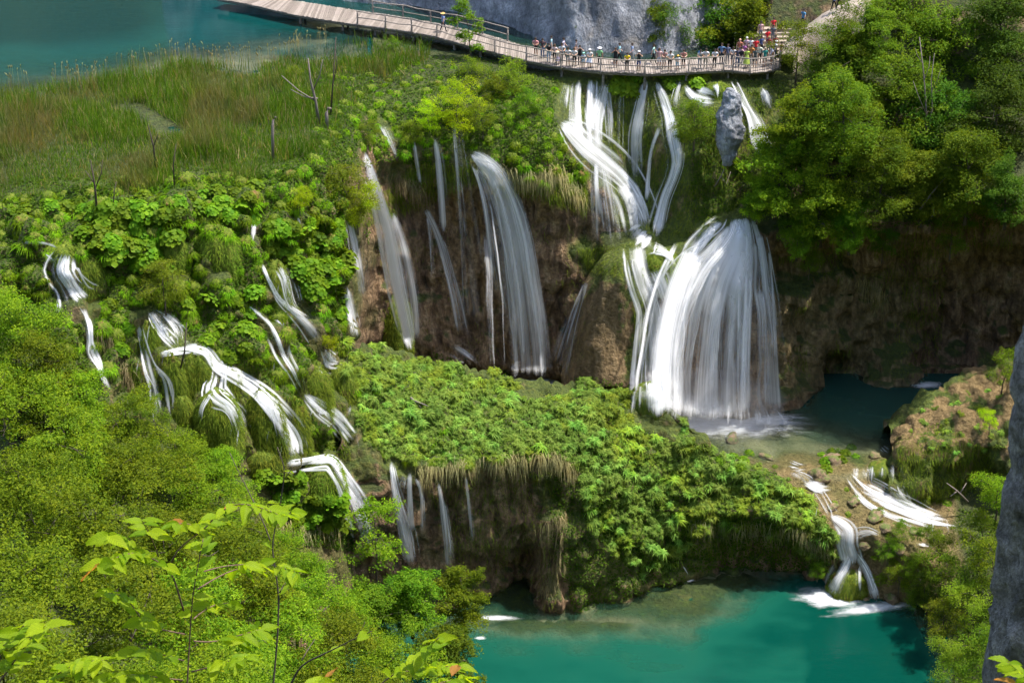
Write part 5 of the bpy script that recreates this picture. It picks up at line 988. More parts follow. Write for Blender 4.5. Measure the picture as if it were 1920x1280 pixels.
sow(BUT, [(1140, 146), (1200, 142), (1205, 175), (1150, 180)], 15, 8, 'butterbur clump hanging under the boardwalk centre', 'butterbur', 'butterbur under the boardwalk', .7, 1., steep=-.5)
sow(BUT, [(1225, 142), (1320, 142), (1310, 165), (1235, 165)], 14, 12, 'butterbur clump on the brink right of the bent fall', 'butterbur', 'butterbur right of the bent fall', .7, 1., steep=-.5)
HILLP = [(635, 635), (760, 645), (850, 670), (960, 695), (1110, 705), (1200, 725), (1275, 760), (1345, 850), (1450, 885), (1585, 985), (1560, 1070), (1420, 990), (1300, 1000), (1270, 1060), (1200, 1080), (1110, 1000), (1090, 900), (1040, 850), (860, 880), (740, 860), (660, 820)]
sow(LEA, HILLP, 17, 298, 'pale green tuft of drooping leaves on the overgrown hill', 'leafy plant', 'leafy tufts of the overgrown hill', .8, 1.7, steep=-.5, ymax=139.5)
sow(TUS, [(640, 700), (840, 800), (880, 870), (720, 860), (640, 800)], 34, 14, 'grass tussock on the left end of the overgrown hill', 'grass tussock', 'tussocks on the overgrown hill', .6, 1.)
sow(LEA, [(1690, 800), (1740, 760), (1860, 700), (1900, 720), (1880, 850), (1760, 850)], 22, 26, 'small green herb on the rock outcrop', 'leafy plant', 'herbs of the rock outcrop', .5, .9)
sow(BUT, [(1340, 850), (1420, 850), (1420, 880), (1350, 880)], 16, 6, 'leafy clump on the shallow edge of the plunge pool', 'butterbur', 'leafy clumps by the plunge pool', .4, .6)
sow(BUT, [(1540, 840), (1620, 840), (1620, 900), (1540, 880)], 16, 8, 'leafy clump in the shallows above the rapids', 'butterbur', 'leafy clumps above the rapids', .4, .65)

# ------------------------------------------------------------------ uncountable greenery: ground cover, reeds, hanging straw
def sample(polys, n, rng, steep=-1., m=2):
    P, N, XY = [], [], []
    for poly, w in polys:
        Q = np.array(poly, float); lo, hi = Q.min(0), Q.max(0); k = 0; want = int(n*w)
        xy = rng.uniform(lo, hi, (want*4, 2)); xy = xy[inpoly(xy[:, 0], xy[:, 1], poly)][:want]
        for x, y in xy:
            h, nn = hit(x, y)
            if h is None or (m and not clear(x, y, m)): continue
            if nn.dot(h-EYE) > 0: nn = -nn
            if nn.z < steep: continue
            P.append(h); N.append(nn); XY.append((x, y))
    return np.array([tuple(p) for p in P]), np.array([tuple(q) for q in N]), np.array(XY)
P, N, _ = sample([(S1, .2), (S2, .4), ([(-20, 340), (280, 320), (480, 310), (590, 270), (620, 150), (700, 120), (700, 260), (600, 330), (480, 350), (280, 360), (-20, 400)], .16), ([(600, 130), (700, 100), (900, 110), (1050, 150), (1110, 380), (960, 330), (700, 300), (640, 330), (580, 290)], .38), (HILLP, .35), ([(640, 430), (690, 430), (680, 680), (640, 680)], .05), ([(1280, 160), (1480, 150), (1460, 400), (1300, 420)], .1), ([(1450, 250), (1900, 250), (1900, 420), (1450, 430)], .12),
                   ([(480, 880), (680, 900), (700, 1040), (560, 1020)], .1), ([(1040, 880), (1290, 950), (1290, 1090), (1080, 1150), (1030, 1010)], .09), ([(1280, 950), (1560, 990), (1560, 1070), (1290, 1070)], .08), ([(0, 560), (250, 600), (330, 800), (0, 800)], .08), ([(1700, 960), (1900, 950), (1900, 1280), (1780, 1280), (1730, 1130)], .1)], 48000, RNG)
V, F = leaf_quads(P+N*RNG.uniform(.02, .2, (len(P), 1)), N*.6+np.array([0, 0, .7])+RNG.normal(0, .4, P.shape), RNG.uniform(.1, .26, len(P)), RNG, .6)
tag(obj('ground_cover', mk_mesh('ground_cover', V, F, M['cover'], False)), 'low green herbs covering the banks and ledges', None, None, 'stuff')
P, N, _ = sample([([(1040, 150), (1480, 150), (1460, 300), (1340, 430), (1240, 470), (1110, 330)], .5), ([(1080, 465), (1200, 455), (1225, 690), (1195, 690), (1180, 520), (1110, 510)], .12), ([(640, 430), (780, 300), (1100, 330), (1100, 400), (900, 340), (700, 420)], .3), ([(240, 600), (640, 690), (660, 860), (360, 830), (240, 740)], .4), ([(1460, 440), (1900, 400), (1900, 460), (1460, 500)], .08), ([(1680, 820), (1760, 790), (1870, 850), (1850, 930), (1690, 950)], .2), ([(700, 420), (1100, 420), (1100, 690), (720, 680)], .06), ([(1460, 470), (1780, 450), (1760, 700), (1470, 730)], .25), ([(800, 900), (1040, 880), (1050, 1140), (860, 1140)], .12), ([(1290, 950), (1560, 990), (1560, 1050), (1290, 1040)], .12)], 17000, RNG, m=0)
mk = ~((_[:, 1] > 420) & (_[:, 1] < 800) & (_[:, 0] > 690) & ((_[:, 0] < 1060) | (_[:, 0] > 1460)) & (_[:, 0] < 1690) & (fbm(P*.45, 3, 88) < .22)); P, N = P[mk], N[mk]
n = len(P); V, F = strands(P, unit(N+RNG.normal(0, .3, P.shape)), RNG.uniform(.14, .42, n), RNG.uniform(.012, .024, n), RNG.uniform(.8, 1.6, n), 2)
tag(obj('wall_moss', mk_mesh('wall_moss', V, F, M['mossblade'])), 'shaggy green moss hanging on the wet walls', None, None, 'stuff')
RE = [(-40, 182), (170, 166), (250, 140), (330, 125), (400, 130), (480, 140), (540, 112), (600, 92), (700, 72), (790, 100), (760, 130), (650, 150), (600, 240), (570, 300), (480, 325), (300, 335), (270, 352), (120, 335), (-40, 385)]
RE2 = [(-40, 176), (170, 160), (250, 134), (330, 119), (400, 124), (480, 132), (540, 108), (600, 88), (700, 68), (810, 96), (790, 140), (690, 175), (640, 260), (600, 320), (480, 345), (300, 355), (270, 372), (120, 360), (-40, 405)]
P, N, XY = sample([(RE2, 1.)], 52000, RNG)
wx = np.stack([XY[:, 0]+fbm(P*.3, 3, 95)*34, XY[:, 1]+fbm(P*.3, 3, 96)*20], 1)
keep = inpoly(wx[:, 0], wx[:, 1], RE)*(RNG.random(len(P)) < .95) | (RNG.random(len(P)) < .16)
keep &= ~(inpoly(XY[:, 0], XY[:, 1], [(200, 200), (262, 194), (330, 234), (355, 258), (300, 254), (250, 215)])); P, XY = P[keep], XY[keep]
d = fbm(P*.12, 3, 91); n = len(P); hgt = np.clip(fbm(P*.26, 4, 93), -.85, 1.1)
D = unit(np.array([0, 0, 1.])+RNG.normal(0, .2, (n, 3))); Lr = (1.3+1.05*hgt+.25*d)*RNG.uniform(.5, 1.3, n)*np.where(XY[:, 1] > 300, .7, 1.); Lr = np.maximum(Lr, RNG.uniform(.4, .75, n))
V, F = strands(P-np.array([0, 0, .1]), D, Lr, RNG.uniform(.018, .034, n), RNG.uniform(.0, .35, n), 3)
tag(obj('reeds', mk_mesh('reeds', V, F, M['reed'])), 'tall green and straw coloured reeds on the shore of the upper lake', None, None, 'stuff')
sh = [(0, 176), (120, 168), (180, 160), (250, 138), (330, 122), (410, 130), (500, 128), (560, 104), (620, 88)]       # seed heads along the shore
mbV = MB()
for i in range(170):
    t = RNG.random()*(len(sh)-1); a = int(t); f = t-a; x = sh[a][0]*(1-f)+sh[a+1][0]*f; y = sh[a][1]*(1-f)+sh[a+1][1]*f+RNG.uniform(0, 14); h, _ = hit(x, y)
    if h is None: continue
    p = np.array(h); q = p+np.array([*RNG.normal(0, .12, 2), RNG.uniform(1.5, 2.4)]); mbV.tube(np.stack([p, (p+q)/2, q]), [.012, .012, .008], 3)
    e = q+np.array([*RNG.normal(0, .07, 2), .22]); mbV.tube(np.stack([q-np.array([0, 0, .06]), (q+e)/2, e]), [.012, .05, .008], 4)
tag(obj('reed_heads', mbV.mesh('reed_heads', M['straw'])), 'pale feathery reed heads along the lake shore', None, None, 'stuff')
def beards(name, label, line, n, L, spread=6):
    P = []; q = np.array(line, float); seg = np.linspace(0, len(q)-1, n)+RNG.uniform(-.2, .2, n); seg = np.clip(seg, 0, len(q)-1.001)
    for t in seg:
        a = int(t); x, y = q[a]*(1-t+a)+q[a+1]*(t-a)+RNG.normal(0, spread, 2); h, nn = hit(x, y)
        if h is not None: P.append(tuple(h+(EYE-h).normalized()*RNG.uniform(.05, .3)))
    P = np.array(P); n = len(P); D = unit(np.array([0, -.55, -.3])+RNG.normal(0, .3, (n, 3)))
    V, F = strands(P, D, RNG.uniform(.5, 1.2, n)*L, RNG.uniform(.012, .028, n), RNG.uniform(1., 1.8, n), 3)
    tag(obj(name, mk_mesh(name, V, F, M['straw'])), label, 'dry grass')
for lab, line, n, L in [('dry straw grass hanging from the brow of the overgrown hill', [(790, 880), (850, 868), (900, 862), (960, 858), (1040, 852), (1080, 880)], 900, .75),
                        ('dry straw grass beard on the bluff right of the arching fall', [(940, 320), (1000, 330), (1050, 320), (1090, 370)], 700, .8), ('dry grass fringe under the butterbur beside the lowest stream', [(500, 980), (570, 990), (640, 985)], 350, .8),
                        ('straw coloured fringe on the leafy bluff left of the pale veil', [(560, 470), (620, 520), (650, 500)], 200, .5), ('brown straw fringe on the bank left of the braided stream', [(190, 620), (230, 660), (245, 720)], 300, .7), ('straw fringe over the left end of the brown cliff', [(745, 330), (775, 350), (800, 370)], 250, .7),
                        ('pale roots and straw hanging in the shaded cave wall', [(1610, 520), (1640, 540), (1660, 560)], 220, .8), ('straw on the dark front of the overgrown hill', [(1010, 1000), (1060, 960), (1040, 1080), (1020, 1110)], 420, .6), ('dry fringe above the lower pool below the hill ridge', [(1300, 980), (1400, 985), (1500, 995), (1550, 1030)], 500, .6)]:
    beards('hanging_grass', lab, line, n, L)

def merged(protos, spots, mat, name, label, smin, smax):
    base = []
    for p in protos:
        me = [c for c in p.children if c.name.split('.')[0] in ('blades', 'leaves')][0].data; v = np.empty(len(me.vertices)*3, np.float32); me.vertices.foreach_get('co', v)
        lp = np.empty(len(me.loops), np.int32); me.loops.foreach_get('vertex_index', lp); base.append((v.reshape(-1, 3), lp.reshape(-1, 4)))
    mb = MB()
    for h, n in spots:
        v, f = base[RNG.integers(0, len(base))]; a = RNG.uniform(0, 6.28); c, s_ = math.cos(a), math.sin(a); v = v@np.array([[c, s_, 0], [-s_, c, 0], [0, 0, 1]])*RNG.uniform(smin, smax)
        q = (Vector((0, 0, 1.1))+n*.9).normalized().to_track_quat('Z', 'Y').to_matrix(); mb.put(v@np.array(q).T+np.array(h), f)
    tag(obj(name, mb.mesh(name, M[mat])), label, None, None, 'stuff')
merged(TUS, [(h, n) for poly, k in ((S1, 90), (S2, 110), ([(600, 140), (700, 110), (900, 120), (1050, 160), (1100, 340), (960, 300), (830, 290), (690, 280), (600, 290)], 110)) for x, y, h, n in scatter(poly, 15, k, RNG)], 'grass', 'small_tussocks', 'small grass tufts between the larger tussocks', .4, .8)
merged(LEA, [(h, n) for x, y, h, n in scatter(HILLP, 8, 1300, RNG, 12000, steep=-.5, ymax=139.5)], 'rosette', 'hill_herbs', 'mass of small drooping leaf tufts covering the hill', .5, 1.)
# ------------------------------------------------------------------ bare trunks and dead wood
def dead(name, label, paths, mat='deadwood', Yo=0.):
    root = None; h0, _ = hit(*paths[0][0][:2]); Y = (h0.y if h0 else 140)+Yo; base = at(*paths[0][0][:2], Y); root = empty(name, base); tag(root, label, 'dead tree')
    for i, p in enumerate(paths):
        q = np.array(p, float); n = len(q); P = at(q[:, 0], q[:, 1], Y+np.linspace(0, RNG.uniform(-.5, .5), n))-base; r = q[:, 2]/2/ppm(Y, q[0, 1])
        m = MB(); m.tube(P, r, 6); obj('trunk' if i == 0 else 'branch', m.mesh('dead_wood', M[mat]), root)
dead('dead_tree', 'leaning bare trunk with grey branches in the reeds', [[(598, 232, 7), (592, 190, 5), (582, 150, 4), (578, 110, 2)], [(592, 190, 3), (560, 170, 2), (528, 142, 1.5)], [(588, 168, 3), (600, 140, 2), (605, 112, 1.4)], [(596, 185, 3), (572, 182, 2), (545, 168, 1.3)]])
dead('dead_tree', 'thin bare stems right of the leaning dead trunk', [[(620, 215, 4), (624, 160, 3), (630, 70, 2)], [(624, 160, 2.4), (632, 120, 1.8), (628, 92, 1.3)]], 'bark')
dead('dead_tree', 'short broken grey stub with crooked top', [[(614, 240, 7), (612, 212, 7), (616, 203, 6), (620, 204, 5)]])
dead('dead_tree', 'lone dead stick standing in the middle of the reeds', [[(512, 300, 6), (511, 250, 6), (512, 226, 5), (517, 219, 4)]])
dead('dead_tree', 'thin bare trunk in the left reeds', [[(292, 318, 4), (288, 275, 3), (278, 235, 1.6)], [(288, 275, 2), (296, 252, 1.3)]], 'bark')
dead('dead_tree', 'bare dark sapling at the left above the tussocks', [[(183, 410, 5), (178, 350, 4), (170, 300, 2)], [(178, 355, 3), (190, 325, 2), (192, 300, 1.2)], [(178, 345, 2.4), (160, 320, 1.4)]], 'bark')
dead('dead_tree', 'thin bare stem beside the dark sapling', [[(211, 400, 3), (214, 360, 2), (218, 340, 1.4)]], 'bark')
dead('dead_tree', 'small bare stem in the reeds below the little stream', [[(327, 350, 3), (325, 310, 2.4), (330, 270, 1.4)]], 'bark')
dead('dead_tree', 'bare curved stem standing in the braided stream', [[(338, 692, 4), (346, 660, 3.4), (350, 605, 2)]], 'bark')
dead('dead_tree', 'fallen grey branches lying on the overgrown hill', [[(770, 745, 4), (790, 765, 4), (815, 785, 2)], [(775, 750, 3), (800, 760, 2), (822, 775, 1.3)], [(780, 770, 3), (800, 785, 2), (812, 800, 1.3)], [(785, 755, 2.5), (782, 775, 1.5)]], Yo=-.5)
dead('dead_tree', 'grey dead branches at the foot of the rock spire', [[(1340, 350, 3), (1352, 330, 2.4), (1358, 318, 1.5)], [(1352, 330, 2.4), (1362, 345, 2), (1370, 322, 1.3)]], Yo=-.6)
dead('dead_tree', 'bleached dead branches in front of the outcrop hollow', [[(1815, 940, 4), (1795, 920, 3), (1775, 905, 1.5)], [(1795, 920, 2.4), (1782, 930, 1.4)], [(1800, 925, 2.4), (1812, 905, 1.4)]], Yo=-1.5)
dead('dead_tree', 'pale bare stems rising in the right wood', [[(1738, 260, 4), (1736, 190, 3.2), (1731, 130, 2.4), (1724, 70, 1.4)], [(1740, 258, 3), (1748, 200, 2.4), (1746, 150, 1.8), (1752, 100, 1)], [(1737, 215, 2), (1722, 180, 1.6), (1712, 152, 1)], [(1733, 150, 1.6), (1742, 125, 1.2), (1744, 105, .8)], [(1747, 170, 1.5), (1758, 150, 1.1), (1764, 130, .8)], [(1730, 120, 1.4), (1720, 104, 1), (1716, 90, .7)]], Yo=-2.5)
dead('dead_tree', 'grey twisted branches hanging over the dark cave', [[(1720, 400, 4), (1745, 365, 3.4), (1775, 330, 2)], [(1745, 370, 3), (1752, 400, 2), (1740, 415, 1.4)]], Yo=-2)

def boulder(px, py, w, label, seed):
    h, _ = hit(px, py)
    if h is None: return
    r_ = np.random.default_rng(seed); k = ppm(h.y, py); rx = w/2/k; bm = bmesh.new(); bmesh.ops.create_icosphere(bm, subdivisions=3, radius=1.)
    V = np.array([v.co[:] for v in bm.verts]); d = 1+.38*fbm(V*1.1+seed, 4, seed % 50)
    for v, q in zip(bm.verts, V*d[:, None]): v.co = Vector(q*np.array([rx, rx*r_.uniform(.6, .9), rx*r_.uniform(.45, .65)]))
    me = bpy.data.meshes.new('boulder'); bm.to_mesh(me); bm.free(); me.materials.append(M['boulder']); me.polygons.foreach_set('use_smooth', [True]*len(me.polygons)); o = obj('boulder', me); o.location = h; o.rotation_euler = (0, 0, r_.uniform(0, 6)); tag(o, label, 'boulder', 'boulders by the rapids')
t_ = NT('boulder_tufa'); f_ = t_.noise(4., 6, .65, t_.pos()); g_ = t_.n('SeparateXYZ', {0: t_.n('NewGeometry').outputs['Normal']}).outputs[2]
M['boulder'] = t_.out(t_.n('BsdfPrincipled', {'Base Color': t_.mix(t_.math('MULTIPLY', t_.mapr(g_, .2, .8), t_.mapr(t_.noise(1.6, 4, .6, t_.pos()), .42, .58)), t_.ramp(f_, [(.3, (.06, .04, .022)), (.7, (.3, .21, .12))]), (.09, .12, .02)), 'Roughness': .8, 'Normal': t_.bump(f_, .8, .15)}).outputs[0])
for i, (px, py, w, lab) in enumerate([(1372, 824, 34, 'low mossy stone in the shallow plunge pool'), (1440, 858, 30, 'brown stone at the edge of the plunge pool'), (1560, 862, 44, 'mossy stone above the upper ripple'), (1640, 856, 26, 'stone right of the leafy clumps in the shallows'), (1535, 893, 50, 'mossy boulder between ripple and swirl'), (1602, 940, 34, 'stone left of the wide white cascade'), (1642, 968, 38, 'stone below the wide white cascade'), (1560, 950, 24, 'small stone above the lowest cascade'), (1660, 990, 30, 'stone on the shelf under the low bush'), (1720, 998, 36, 'flat stone right of the low bush'), (1690, 1028, 34, 'stone at the top of the lowest step'), (1618, 1022, 26, 'stone splitting the lowest cascade'), (1536, 1098, 34, 'wet stone at the left foot of the lowest cascade'), (1625, 1122, 24, 'wet stone between the two feet of the lowest cascade'), (1672, 1118, 36, 'ochre stone right of the lowest cascade foot'), (1502, 925, 28, 'stone on the shelf beside the hill ridge'), (1746, 1005, 26, 'stone near the end of the rapids')]):
    boulder(px, py, w, lab, 400+i)
# the grey rock spire, and the crag close to the camera
def rock_column(name, label, cat, prof, mat, seed, amp=.18, na=36, depth=.8, fq=1.2):
    """prof: (row, left px, right px, Y)"""
    p = np.array(prof, float); t = np.linspace(0, 1, 60)*(len(p)-1); q = np.stack([np.interp(t, range(len(p)), p[:, i]) for i in range(4)], 1)
    L = at(q[:, 1], q[:, 0], q[:, 3]); Rt = at(q[:, 2], q[:, 0], q[:, 3]); c = (L+Rt)/2; hw = np.linalg.norm(Rt-L, axis=1)/2; th = np.linspace(0, 2*np.pi, na, endpoint=False)
    G = c[:, None]+np.stack([hw[:, None]*np.cos(th), hw[:, None]*depth*np.sin(th), 0*hw[:, None]*th], -1); s = hw.mean()
    d = (fbm(G/s*fq*np.array([1, 1, .5]), 5, seed)-.7*np.abs(fbm(G/s*fq*2.2, 4, seed+7)))*amp*np.minimum(hw, s)[:, None]; dirv = np.stack([np.cos(th), np.sin(th), 0*th], -1)[None]; G = G+dirv*d[..., None]; base = c[-1]
    i = np.arange(60*na).reshape(60, na); j = np.roll(i, -1, 1); V = np.concatenate([G.reshape(-1, 3), [c[0]]])-base
    o = obj(name, mk_mesh(name, V, [np.stack([i[:-1], i[1:], j[1:], j[:-1]], -1).reshape(-1, 4), np.stack([np.full(na, len(V)-1), i[0], j[0]], -1)], mat)); o.location = base
    return tag(o, label, cat)
rock_column('rock_spire', 'tall grey limestone spire standing in the upper falls', 'rock', [(166, 1362, 1376, 150), (176, 1354, 1384, 149.9), (195, 1350, 1388, 149.8), (215, 1343, 1391, 149.6), (240, 1342, 1394, 149.4), (262, 1341, 1392, 149.3), (285, 1348, 1384, 149.3), (310, 1354, 1372, 149.5)], M['spire'], 33, .3, fq=1.8, depth=.65)
rock_column('limestone_crag', 'grey speckled limestone crag rising close at the right edge', 'rock', [(600, 1922, 1990, 26), (640, 1912, 2010, 26), (720, 1901, 2040, 26), (800, 1892, 2060, 26), (900, 1887, 2090, 26), (1000, 1882, 2110, 26), (1080, 1876, 2130, 26), (1140, 1864, 2150, 26), (1200, 1856, 2170, 26), (1320, 1845, 2200, 26), (1500, 1830, 2220, 26)], M['crag'], 8, .14, 90, .8, 4.)

# ================================================================== PATH AND STEPS BEHIND THE BOARDWALK
t_ = NT('pale_gravel'); n_ = t_.noise(6, 6, .7, t_.pos()); M['gravel'] = t_.out(t_.n('BsdfPrincipled', {'Base Color': t_.ramp(n_, [(.3, (.26, .21, .165)), (.7, (.42, .35, .29))]), 'Roughness': .9}).outputs[0])
pp = [(1472, 104, 157.4, 3), (1488, 84, 158.4, 3), (1512, 58, 159, 3), (1545, 34, 159.2, 3.4), (1580, 16, 159.6, 3.6), (1612, 4, 160.4, 3.6), (1630, -14, 163, 3.6)]
c = np.stack([at(a, b, y) for a, b, y, w in pp]); tq = np.linspace(0, len(pp)-1, 40); c = np.stack([np.interp(tq, range(len(pp)), c[:, i]) for i in range(3)], 1)
d = np.gradient(c, axis=0)[:, :2]; d /= np.linalg.norm(d, axis=1)[:, None]; nn = np.stack([-d[:, 1], d[:, 0], 0*d[:, 0]], 1); G = np.stack([c-nn*.9-np.array([0, 0, 2.5]), c-nn*.8, c, c+nn*.8, c+nn*.9-np.array([0, 0, 2.5])], 1); G[:, 1:4, 2] += fbm(G[:, 1:4]*.9, 2, 4)*.05
tag(obj('path', mk_mesh('path', G.reshape(-1, 3), grid_faces(40, 5)[:, ::-1], M['gravel'])), kind='structure')
st = empty('stone_steps', atz(1432, 98, 1.)); tag(st, 'stone steps climbing from the boardwalk end behind the crowd', 'steps'); sb = np.array(st.location)
for i in range(6):
    m = MB(); m.box(np.array([.25*i, .35+.42*i, .09+.17*i]), (1.7-.08*i, .3, .1+.05*i)); obj('step', m.mesh('step', M['gravel'], False), st)

# ================================================================== PEOPLE
def skin_body(joints, bones):
    """one continuous skinned figure; joints: name -> (x, y, z, r), bones: pairs"""
    me = bpy.data.meshes.new('body'); names = list(joints); me.from_pydata([joints[n][:3] for n in names], [(names.index(a), names.index(b)) for a, b in bones], [])
    o = bpy.data.objects.new('body', me); COL.objects.link(o); o.modifiers.new('skin', 'SKIN')
    for i, n in enumerate(names):
        sv = me.skin_vertices[0].data[i]; r = joints[n][3]; sv.radius = (r, r) if np.isscalar(r) else r; sv.use_root = n == 'pelvis'
    o.modifiers.new('sub', 'SUBSURF').levels = 1
    dg = bpy.context.evaluated_depsgraph_get(); out = bpy.data.meshes.new_from_object(o.evaluated_get(dg)); bpy.data.objects.remove(o)
    return out
def pose(kind):
    J = {'pelvis': (0, 0, .93, (.15, .11)), 'waist': (0, 0, 1.1, (.135, .1)), 'chest': (0, 0, 1.32, (.165, .115)), 'neck': (0, 0, 1.47, .055), 'jaw': (0, -.015, 1.54, .07), 'face': (0, -.02, 1.62, .092), 'crown': (0, 0, 1.69, .08)}
    for s, n in ((-1, 'l'), (1, 'r')):
        J['hip'+n] = (.09*s, 0, .86, .095); J['knee'+n] = (.1*s, -.01, .49, .062); J['ank'+n] = (.1*s, .02, .09, .042); J['toe'+n] = (.115*s, -.13, .045, .04)
        J['sh'+n] = (.19*s, 0, 1.4, .062); J['el'+n] = (.25*s, .02, 1.13, .046); J['wr'+n] = (.25*s, -.04, .89, .034); J['ha'+n] = (.25*s, -.06, .79, .036)
    if kind == 'lean':
        for k in ('chest', 'neck', 'jaw', 'face', 'crown', 'shl', 'shr'): a = J[k]; J[k] = (a[0], a[1]-.1-.12*(a[2]-1.3), a[2]-.04, a[3])
        for s, n in ((-1, 'l'), (1, 'r')): J['el'+n] = (.26*s, -.16, 1.15, .046); J['wr'+n] = (.12*s, -.38, 1.12, .034); J['ha'+n] = (.04*s, -.44, 1.12, .036)
    if kind == 'photo':
        for s, n in ((-1, 'l'), (1, 'r')): J['el'+n] = (.3*s, -.14, 1.28, .046); J['wr'+n] = (.11*s, -.24, 1.52, .034); J['ha'+n] = (.06*s, -.26, 1.58, .036)
    if kind == 'hips':
        for s, n in ((-1, 'l'), (1, 'r')): J['el'+n] = (.34*s, .08, 1.17, .046); J['wr'+n] = (.19*s, -.02, 1.0, .034); J['ha'+n] = (.15*s, -.08, .98, .036)
    if kind == 'walk':
        J['kneel'] = (-.1, -.14, .5, .062); J['ankl'] = (-.1, -.2, .1, .042); J['toel'] = (-.11, -.35, .05, .04); J['kneer'] = (.1, .08, .5, .062); J['ankr'] = (.1, .28, .12, .042); J['toer'] = (.11, .16, .045, .04)
        J['ell'] = (-.26, .12, 1.14, .046); J['wrl'] = (-.25, .16, .92, .034); J['hal'] = (-.25, .16, .83, .036); J['elr'] = (.26, -.06, 1.13, .046); J['wrr'] = (.24, -.24, .98, .034); J['har'] = (.23, -.3, .92, .036)
    B = [('pelvis', 'waist'), ('waist', 'chest'), ('chest', 'neck'), ('neck', 'jaw'), ('jaw', 'face'), ('face', 'crown')]
    for n in 'lr': B += [('pelvis', 'hip'+n), ('hip'+n, 'knee'+n), ('knee'+n, 'ank'+n), ('ank'+n, 'toe'+n), ('chest', 'sh'+n), ('sh'+n, 'el'+n), ('el'+n, 'wr'+n), ('wr'+n, 'ha'+n)]
    return J, B
def make_body(kind, shorts):
    J, B = pose(kind); me = skin_body(J, B); reg = []
    for p in me.polygons:                                 # slots: 0 shirt, 1 trousers, 2 skin, 3 shoes
        c = p.center; best = None
        for a, b in B:
            A, E = Vector(J[a][:3]), Vector(J[b][:3]); t = max(0, min(1, (c-A).dot(E-A)/(E-A).length_squared)); dd = (c-(A+(E-A)*t)).length
            if best is None or dd < best[0]: best = (dd, a, b, t)
        _, a, b, t = best; r = 0
        if a in ('neck', 'jaw', 'face'): r = 2
        elif a[:2] in ('el', 'wr') or (a[:2] == 'sh' and t > .55): r = 2
        elif a[:3] == 'hip' or b[:3] == 'hip' or (a == 'pelvis' and t < .25): r = 1 if not (shorts and a[:3] == 'hip' and t > .8) else 2
        elif a[:4] == 'knee': r = 2 if shorts else 1
        elif a[:3] == 'ank': r = 3
        reg.append(r)
    for k in range(4): me.materials.append(None)
    me.polygons.foreach_set('material_index', reg); me.polygons.foreach_set('use_smooth', [True]*len(reg)); return me
BODY = {(k, s): make_body(k, s) for k in ('stand', 'lean', 'photo', 'hips', 'walk') for s in (0, 1)}
def cloth(c, cache={}):
    if c not in cache: cache[c] = plain_mat('cloth_%d' % len(cache), c, .85, .12, 14)
    return cache[c]
SKINS = [(.5, .3, .21), (.42, .24, .16), (.56, .36, .27)]
def cap_mesh(r, z0, lo, n=12, flare=0.):
    t = np.linspace(.05, lo, 5); th = np.linspace(0, 2*np.pi, n, endpoint=False); TH, TT = np.meshgrid(th, t); G = np.stack([np.cos(TH)*np.sin(TT)*r, np.sin(TH)*np.sin(TT)*r*1.08, np.cos(TT)*r+z0], -1)
    if flare: G[-1, :, :2] *= flare; G[-1, :, 2] = G[-2, :, 2]-.02
    i = np.arange(5*n).reshape(5, n); j = np.roll(i, -1, 1)
    return mk_mesh('headwear', G.reshape(-1, 3), [np.stack([i[:-1], i[1:], j[1:], j[:-1]], -1).reshape(-1, 4), np.stack([np.full(n-2, 0), np.arange(1, n-1), np.arange(2, n)], 1)], [None])
HAIR = cap_mesh(.108, 1.635, 1.75); LONG = cap_mesh(.112, 1.63, 1.9); LONG.vertices.foreach_get('co', lv_ := np.empty(len(LONG.vertices)*3, np.float32)); lv_ = lv_.reshape(-1, 3); back = (lv_[:, 1] > .0) & (lv_[:, 2] < 1.63); lv_[back, 2] -= .2; LONG.vertices.foreach_set('co', lv_.ravel())
HAT = cap_mesh(.118, 1.65, 1.7, 14, 1.75); CAPM = cap_mesh(.115, 1.65, 1.5, 14, 1.1)
def skirt_mesh(z0, z1, r0, r1):
    z = np.linspace(z0, z1, 5); th = np.linspace(0, 2*np.pi, 16, endpoint=False); TH, ZZ = np.meshgrid(th, z); rr = np.interp(ZZ, [z1, z0], [r1, r0])*(1+.06*np.sin(TH*6)*(z0-ZZ)/(z0-z1)); G = np.stack([rr*np.cos(TH), rr*.8*np.sin(TH), ZZ], -1); i = np.arange(80).reshape(5, 16); j = np.roll(i, -1, 1)
    return mk_mesh('skirt', G.reshape(-1, 3), np.stack([i[:-1], i[1:], j[1:], j[:-1]], -1).reshape(-1, 4), [None])
SKIRT, DRESS = skirt_mesh(1.02, .52, .15, .27), skirt_mesh(1.12, .38, .15, .3)
def slot(o, i, m): o.material_slots[i].link = 'OBJECT'; o.material_slots[i].material = m
def person(P, rz, kind, shirt, pants, label, shorts=0, hair=(.03, .02, .015), hat=None, long=False, skirt=None, s=1., sk=0, group='people on the boardwalk'):
    r = empty('person', P, rz); r.scale = (s, s, s); tag(r, label, 'person', group)
    b = obj('body', BODY[(kind, shorts)], r)
    for i, m in enumerate((cloth(shirt), cloth(pants), cloth(SKINS[sk]), cloth((.03, .03, .035)))): slot(b, i, m)
    dy, dz = (-.14, -.05) if kind == 'lean' else (0, 0)
    h = obj('hair', LONG if long else HAIR, r); slot(h, 0, cloth(hair)); h.location = (0, dy, dz)
    if hat:
        k = obj('hat', HAT if hat[0] == 'brim' else CAPM, r); slot(k, 0, cloth(hat[1])); k.location = (0, dy, dz+.012)
    if skirt:
        k = obj('skirt', SKIRT if skirt[0] == 'skirt' else DRESS, r); slot(k, 0, cloth(skirt[1]))
    return r
def on_deck(px, f=.14):
    s = s_of(px); return along(fe, s)*(1-f)+along(be, s)*f+np.array([0, 0, .012])
WHT, BLK, GRY, NVY = (.62, .62, .64), (.02, .02, .022), (.2, .2, .21), (.03, .05, .12)
blond, brown = (.3, .2, .09), (.07, .04, .025)
